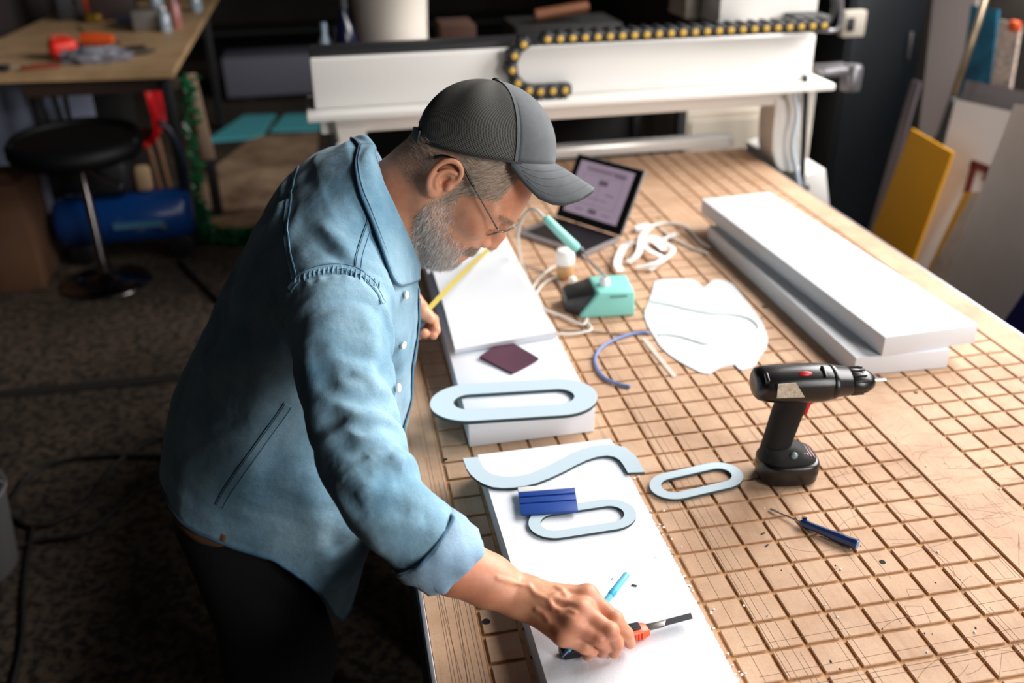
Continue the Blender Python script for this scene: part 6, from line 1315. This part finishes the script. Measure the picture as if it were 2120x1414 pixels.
# ---- seams sewn on the surface
def seam(name, px, w=.010, lift=.0006, th=.0012, m=None, stitch=True, label=None):
    P_ = []; U_ = []
    fine = smooth_path([Vector((x, y, 0)) for x, y in px], 8)
    for q in fine:
        if bvh.ray_cast(CAMP, ray(q.x, q.y).normalized())[0] is None: continue
        h, n = surf(q.x, q.y); P_.append(h + n * lift); U_.append(n)
    P_ = [P_[0]] + [(P_[i - 1] + P_[i] * 2 + P_[i + 1]) / 4 for i in range(1, len(P_) - 1)] + [P_[-1]]
    o = MB().ribbon(P_, w, th, up=[tuple(u) for u in U_]).build(name, m or m_den, shirt, smooth=40, label=label)
    if stitch:
        b = MB()
        for sgn_ in (-1, 1):
            Q = []
            for i in range(len(P_)):
                t = (P_[min(i + 1, len(P_) - 1)] - P_[max(i - 1, 0)]).normalized(); Q.append(P_[i] + t.cross(U_[i]).normalized() * (w * .36 * sgn_) + U_[i] * th * .9)
            b.tube(Q, .0008, 5)
        b.build('stitching', m_seam, o, smooth=180, label='dark double stitching')
    return o
seam('yoke_seam', [(616, 345), (607, 375), (598, 420), (593, 470), (597, 520), (610, 575)], .010)
seam('shoulder_seam', [(768, 452), (756, 490), (744, 528), (740, 562)], .010)
seam('armhole_seam', [(600, 600), (624, 572), (660, 557), (700, 553), (740, 562), (772, 590), (793, 628)], .011)
gat = MB()
for k in range(19):
    u = k / 18; x = 612 + 172 * u; y = 581 - 30 * math.sin(PI * u * .86) + 24 * u * u; Q = []
    for dy in (-13, -6, 0, 5):
        h, n = surf(x + dy * -.12, y + dy + 4); Q.append(h + n * (.0016 if dy in (-6, 0) else .0004))
    gat.tube(Q, [.0006, .0015, .0015, .0006], 6)
gat.build('gathers', m_den, shirt, smooth=180)
seam('side_seam', [(598, 838), (585, 857), (550, 905), (508, 965), (470, 1020), (455, 1048)], .014)
pk = []
for t in np.linspace(2.3, 9.6, 60):
    row = []
    for ph in np.linspace(PI - .30, PI + .06, 7):
        h, n, _, _ = bvh.find_nearest(Vector(tor(t, ph))); n = n * (1 if n.dot(Vector((.9, -.2, -.3))) > 0 else -1); row.append((h, n))
    pk.append(row)
for it in range(3):
    q = [[r[k][0].copy() for r in pk] for k in range(7)]
    for k in range(7):
        for i in range(1, 59): pk[i][k] = ((q[k][i - 1] + q[k][i] * 2 + q[k][i + 1]) / 4, pk[i][k][1])
po = MB().loft([[h + n * .0030 for h, n in r] for r in pk], caps=False, closed=False).build('placket', m_den, shirt, smooth=180); _md = po.modifiers.new('cloth', 'SOLIDIFY'); _md.thickness = .002; _md.offset = 0
_sb = MB()
for k in (0, 6): _sb.tube([(r[k][0] * .9 + r[3][0] * .1) + r[k][1] * .0042 for r in pk], .0008, 5)
_sb.build('stitching', m_seam, po, smooth=180, label='dark stitching')
bt_ = []
def button(x, y, parent, r=.0062, lift=.004):
    h, n = surf(x, y); q = MB().lathe([(r * .9, 0), (r, .0006), (r, .0018), (r * .8, .0026), (r * .55, .0020)], h + n * lift, n, 20); return q.build('snap_button', m_btn, parent, smooth=40, label='pearl snap button')
for x, y in ((835, 610), (830, 713), (818, 803)): button(x, y, shirt)
bvh0 = BVHTree.FromPolygons([tuple(v) for v in p0_], [tuple(int(k) for k in f) for f in q0_] + [tuple(int(k) for k in f) for f in t0_])
_l, _n0, _, _ = bvh0.find_nearest(Vector((-.72, .63, 1.4))); OUT = 1 if _n0.dot(Vector((-.72, .63, 1.4)) - _l) > 0 else -1
# ---- collar: two leaves round the neck
fo = [(778, 307, .632), (776, 322, .597), (786, 352, .566), (801, 402, .549), (822, 455, .549), (841, 497, .560), (857, 532, .578), (866, 562, .602)]
ou = [(743, 318, .632), (735, 346, .582), (743, 400, .528), (765, 462, .503), (788, 528, .507), (806, 578, .528), (826, 592, .552), (868, 576, .600)]
def c3(x, y, Y): return A3(ony(x, y, Y))
def on0(x, y, Y):
    d = ray(x, y).normalized(); h = bvh0.ray_cast(CAMP, d); c = c3(x, y, Y)
    if h[0] is None or np.linalg.norm(A3(h[0]) - c) > .16: return c
    n = h[1] if h[1].dot(d) < 0 else -h[1]; return A3(h[0] + n * .006)
FO = catm([c3(*p) for p in fo], 6); OU = catm([on0(*p) for p in ou[1:-1]], 6); OU = catm([c3(*ou[0])] + [A3(q) for q in OU[::6]] + [c3(*ou[-1])], 6)
def mir(p): return np.array([p[0], 2 * YM - p[1], p[2]])
def leaf(FO, OU, name):
    rings = []
    for a, b in zip(FO, OU):
        h = bvh.find_nearest(Vector(b)); up_ = np.array([.25, 0, .97]) ; row = []
        for k in range(9):
            u = k / 8; p = a * (1 - u) + b * u + up_ * .010 * math.sin(PI * min(1, u * 1.1)) * (1 - u * .4); row.append(Vector(p))
        for k in range(1, 9):
            lo_, n_, _, _ = bvh0.find_nearest(row[k]); n_ = n_ * OUT; need = .0045 + .004 * (1 - k / 8)
            if (row[k] - lo_).dot(n_) < need: row[k] = lo_ + n_ * need
        rings.append(row)
    for it in range(1):
        for k in range(1, 9):
            col = [r[k].copy() for r in rings]
            for i in range(1, len(rings) - 1): rings[i][k] = (col[i - 1] + col[i] * 2 + col[i + 1]) / 4
    b = MB().loft(rings, caps=False, closed=False); o = b.build(name, m_den, shirt, smooth=180); md = o.modifiers.new('cloth', 'SOLIDIFY'); md.thickness = .003; md.offset = 0
    return o, rings
cl, rg = leaf(FO, OU, 'collar'); cl2, rg2 = leaf([mir(p) for p in FO], [mir(p) for p in OU], 'collar')
sb_ = MB()
for r in (rg,): sb_.tube([row[7] + Vector((-.2, -.5, .7)).normalized() * .0022 for row in r], .0009, 5); sb_.tube([row[8] for row in r], .0020, 6)
sb_.build('stitching', m_seam, cl, smooth=180, label='dark stitching')
MB().tube([row[8] for row in rg2], .0020, 6).build('stitching', m_seam, cl2, smooth=180)
# stand inside the collar
std = [[Vector(p), Vector(p + np.array([-.030, 0, -.018]) + (NB - p) * .10)] for p in FO] ; std2 = [[Vector(mir(p)), Vector(mir(p + np.array([-.030, 0, -.018]) + (NB - p) * .10))] for p in FO]
o = MB().loft(std[::-1] + std2, caps=False, closed=False).build('collar_stand', m_den_in, shirt, smooth=180); md = o.modifiers.new('cloth', 'SOLIDIFY'); md.thickness = .0025
for x, y, Y in ((817, 571, .535), (861, 572, .592)):
    c = c3(x, y, Y); MB().lathe([(.0045, 0), (.005, .0006), (.005, .0018), (.0035, .0026)], Vector(c) + Vector((-.25, -.8, .55)).normalized() * .003, Vector((-.25, -.8, .55)), 16).build('snap_button', m_btn, cl, smooth=40, label='pearl snap button')
c = c3(753, 342, .585); MB().lathe([(.0045, 0), (.005, .0006), (.005, .0018), (.0035, .0026)], Vector(c) + Vector((-.4, -.5, .75)).normalized() * .006, Vector((-.4, -.5, .75)), 16).build('snap_button', m_btn, cl, smooth=40, label='pearl snap button')
# ---- turned-back cuff
def cuff(c0, c1, r0, r1, name, seed):
    c0, c1 = np.array(c0), np.array(c1); ax = (c1 - c0); Lc = np.linalg.norm(ax); ax /= Lc; u = np.array([0, 0, 1.0]); u -= ax * u.dot(ax); u /= np.linalg.norm(u); w = np.cross(ax, u); rr = random.Random(seed); rings = []; n = 56
    prof = [(-.0065, -.02), (.0, -.06), (.0035, .0), (.0045, .3), (.0038, .6), (.0042, .85), (.0030, .97), (.0, 1.0), (-.0035, .985), (-.007, .9), (-.008, .5), (-.009, .1)]
    for d, s in prof:
        R0 = r0 + (r1 - r0) * s; row = []
        for k in range(n):
            a = 2 * PI * k / n; wv = .0022 * math.sin(5 * a + 5 * s + seed) + .0016 * math.sin(9 * a - 8 * s) + .0045 * math.sin(2 * a + 1.0) * s + .0010 * math.sin(14 * a + 9 * s)
            row.append(Vector(c0 + ax * (Lc * s + .0022 * math.sin(3 * a + seed) * s) + (u * math.cos(a) + w * math.sin(a)) * (R0 + d + wv)))
        rings.append(row)
    o = MB().loft(rings, caps=False).build(name, m_den_in, shirt, smooth=180, label='pale turned-back cuff'); MB().tube(rings[1], .0022, 6, closed=True).build('stitching', m_seam, o, smooth=180, label='dark edge'); return o
cf = cuff(A3(dep(878, 1118, 1.122)), A3(dep(940, 1170, 1.138)), .0475, .0435, 'cuff', 1)
cuff(ELf * .36 + WL * .64, ELf * .12 + WL * .88, .046, .042, 'cuff', 3)
# ---------------------------------------------------------------- trousers, undershirt, shoes
tr = SDF()
tr.chain([(-.56, .632, .93), PEL + (.0, 0, .0), PEL + (-.02, 0, -.09)], [.10, .128, .128], k=.05)
for s in (-1, 1):
    hip = PEL + np.array([-.04, s * .085, -.09]); kn = np.array([-.655, .63 + s * .12, .47]); an = np.array([-.715, .63 + s * .14, .10]); tr.chain([hip, kn, an], [.108, .082, .068], k=.06)
tp, tt2, tq2 = tr.mesh(.007, 16); m_tr = mat('trousers_black', (16, 15, 18), rough=.9, bump=.3, bscale=500)
np_mesh('trousers', tp, tq2, tt2, m_tr, man, label='black trousers')
ur = []
for ph in np.linspace(.50, 1.25, 26):
    ex = .30 * math.sin(PI * (ph - .50) / .75 * .999) ** .7; ur.append([Vector(np.array([-.63, YM, .78]) + (tor(hem_t(ph) + d, ph) - np.array([-.63, YM, .78])) * .992) for d in np.linspace(-.25, ex, 6)])
uo = MB().loft(ur, caps=False, closed=False).build('undershirt', mat('undershirt_tan', (112, 80, 58), rough=.9), man, smooth=180, label='tan undershirt hem'); _md = uo.modifiers.new('cloth', 'SOLIDIFY'); _md.thickness = .002; _md.offset = 0
for s in (-1, 1):
    sh = SDF(); an = np.array([-.715, .63 + s * .14, .0]); sh.chain([an + (-.02, 0, .055), an + (.06, s * .012, .046), an + (.17, s * .03, .036)], [.046, .046, .038], k=.02)
    a, b, c = sh.mesh(.006, 16); a[:, 2] = np.maximum(a[:, 2], .002); np_mesh('shoe', a, c, b, m_tr, man, label='black shoe')
# ================================================================== things in his hands
SZ = TZ + .0402
K0 = onz(1160, 1348, SZ + .010); K1 = onz(1432, 1276, SZ + .010); ka = (K1 - K0); Lk_ = ka.length; ka.normalize(); kb = Vector((-ka.y, ka.x, 0))
kn = thing('utility_knife', 'orange snap-off utility knife under the hand on the polystyrene slab', 'knife', (K0.x, K0.y, SZ)); m_kor = mat('knife_orange', (248, 92, 44), rough=.4); m_kbl = mat('knife_black', (20, 20, 24), rough=.4)
def kp(a, b, z): p = K0 + ka * a + kb * b; return Vector((p.x, p.y, SZ + z))
def krings(st): return [[kp(a, w * math.copysign(abs(math.cos(t)) ** .5, math.cos(t)), zc + h * math.copysign(abs(math.sin(t)) ** .5, math.sin(t))) for t in np.linspace(0, 2 * PI, 21)[:-1]] for a, w, zc, h in st]
B_ = Lk_ - .060
MB().loft(krings([(.018, .0095, .009, .0080), (.03, .0105, .009, .0085), (B_ * .6, .0105, .009, .0085), (B_ - .014, .0100, .009, .0080), (B_ - .004, .0085, .008, .0065), (B_, .0070, .0075, .005)])).build('knife_body', m_kor, kn, smooth=50)
MB().loft(krings([(.0, .006, .009, .006), (.003, .0095, .009, .0085), (.020, .0110, .0095, .0092), (.026, .0105, .0095, .0088)])).build('end_cap', m_kbl, kn, smooth=50, label='black end cap')
MB().loft(krings([(B_ - .045, .0055, .0175, .0025), (B_ - .030, .0058, .0180, .0032), (B_ - .012, .0055, .0172, .0028)])).build('slider', m_kbl, kn, smooth=40, label='black slider')
r = MB()
for i in range(5): r.box(kp(B_ - .030 + i * .0045, -.0104, .009), (.0018, .0012, .010), .0003, rotm(0, 0, math.atan2(ka.y, ka.x)))
r.build('grip_rib', mat('knife_orange_dark', (200, 66, 30), rough=.5), kn)
MB().hexa([kp(a, b, z) for a, b, z in ((B_ - .02, -.0058, .0105), (B_ + .020, -.0052, .0095), (B_ + .026, .0030, .0095), (B_ - .02, .0058, .0105), (B_ - .02, -.0058, .0135), (B_ + .020, -.0052, .0125), (B_ + .026, .0030, .0125), (B_ - .02, .0058, .0135))], .0006).build('blade_sleeve', mat('sleeve_steel', (120, 116, 112), rough=.3, metal=.9), kn)
MB().hexa([kp(a, b, z) for a, b, z in ((B_, -.0048, .0108), (Lk_ - .001, -.0048, .0108), (Lk_ + .001, .0046, .0108), (B_, .0046, .0108), (B_, -.0048, .0114), (Lk_ - .001, -.0048, .0114), (Lk_ + .001, .0046, .0114), (B_, .0046, .0114))]).build('blade', mat('blade_grey', (78, 78, 82), rough=.35, metal=.7), kn, smooth=0)
T0 = onz(1163, 1362, SZ + .019); T1 = A3(dep(1298, 1189, 1.213)); T1 = Vector(T1); pa_ = (T1 - T0); Lp = pa_.length; pa_.normalize()
pn = thing('ballpoint_pen', 'light blue translucent pen held under the hand', 'pen', T0)
m_pen = mat('pen_blue', (110, 200, 232), rough=.2, spec=.6)
MB().lathe([(.0034, .012), (.0040, .020), (.0040, Lp - .036), (.0043, Lp - .034), (.0043, Lp - .003), (.0038, Lp)], T0, pa_, 16).build('barrel', m_pen, pn, smooth=40)
MB().lathe([(.0004, 0), (.0010, .003), (.0022, .009), (.0034, .013)], T0, pa_, 12).build('pen_tip', mat('pen_dark', (24, 70, 120), rough=.3), pn, smooth=40, label='dark blue pen tip')
MB().lathe([(.0045, Lp - .040), (.0047, Lp - .036), (.0045, Lp - .032)], T0, pa_, 16).build('grip_ring', mat('pen_cyan', (60, 170, 215), rough=.25), pn, smooth=40)
# tape measure in the left hand
tc = Vector(dp3(850, 661, 1.728)); tm = thing('tape_measure', 'yellow and blue tape measure held in the left hand with its tape pulled out', 'tape measure', tc)
R_ = rotm(.2, .75, .5)
MB().box(tc, (.058, .026, .050), .010, R_, 3).build('case', mat('tape_case_blue', (74, 104, 132), rough=.4), tm, smooth=50)
MB().box(tc + R_ @ Vector((0, 0, .018)), (.056, .028, .018), .006, R_, 3).build('case_band', mat('tape_yellow', (160, 142, 40), rough=.4), tm, smooth=50, label='yellow band')
t0 = Vector(dp3(880, 648, 1.735)); t1 = onz(1014, 514, TZ + .070); ups = []
MB().ribbon([t0 + (t1 - t0) * k / 12 + Vector((0, 0, .004 * math.sin(PI * k / 12))) for k in range(13)], .0095, .0006, up=(.3, -.5, .8)).build('tape', MATS['tape_yellow'], tm, smooth=40, label='yellow tape blade')
MB().box(t1 + Vector((0, 0, -.003)), (.004, .018, .012), .0008, rotm(0, 0, .95)).build('end_hook', MATS['chrome'], tm)
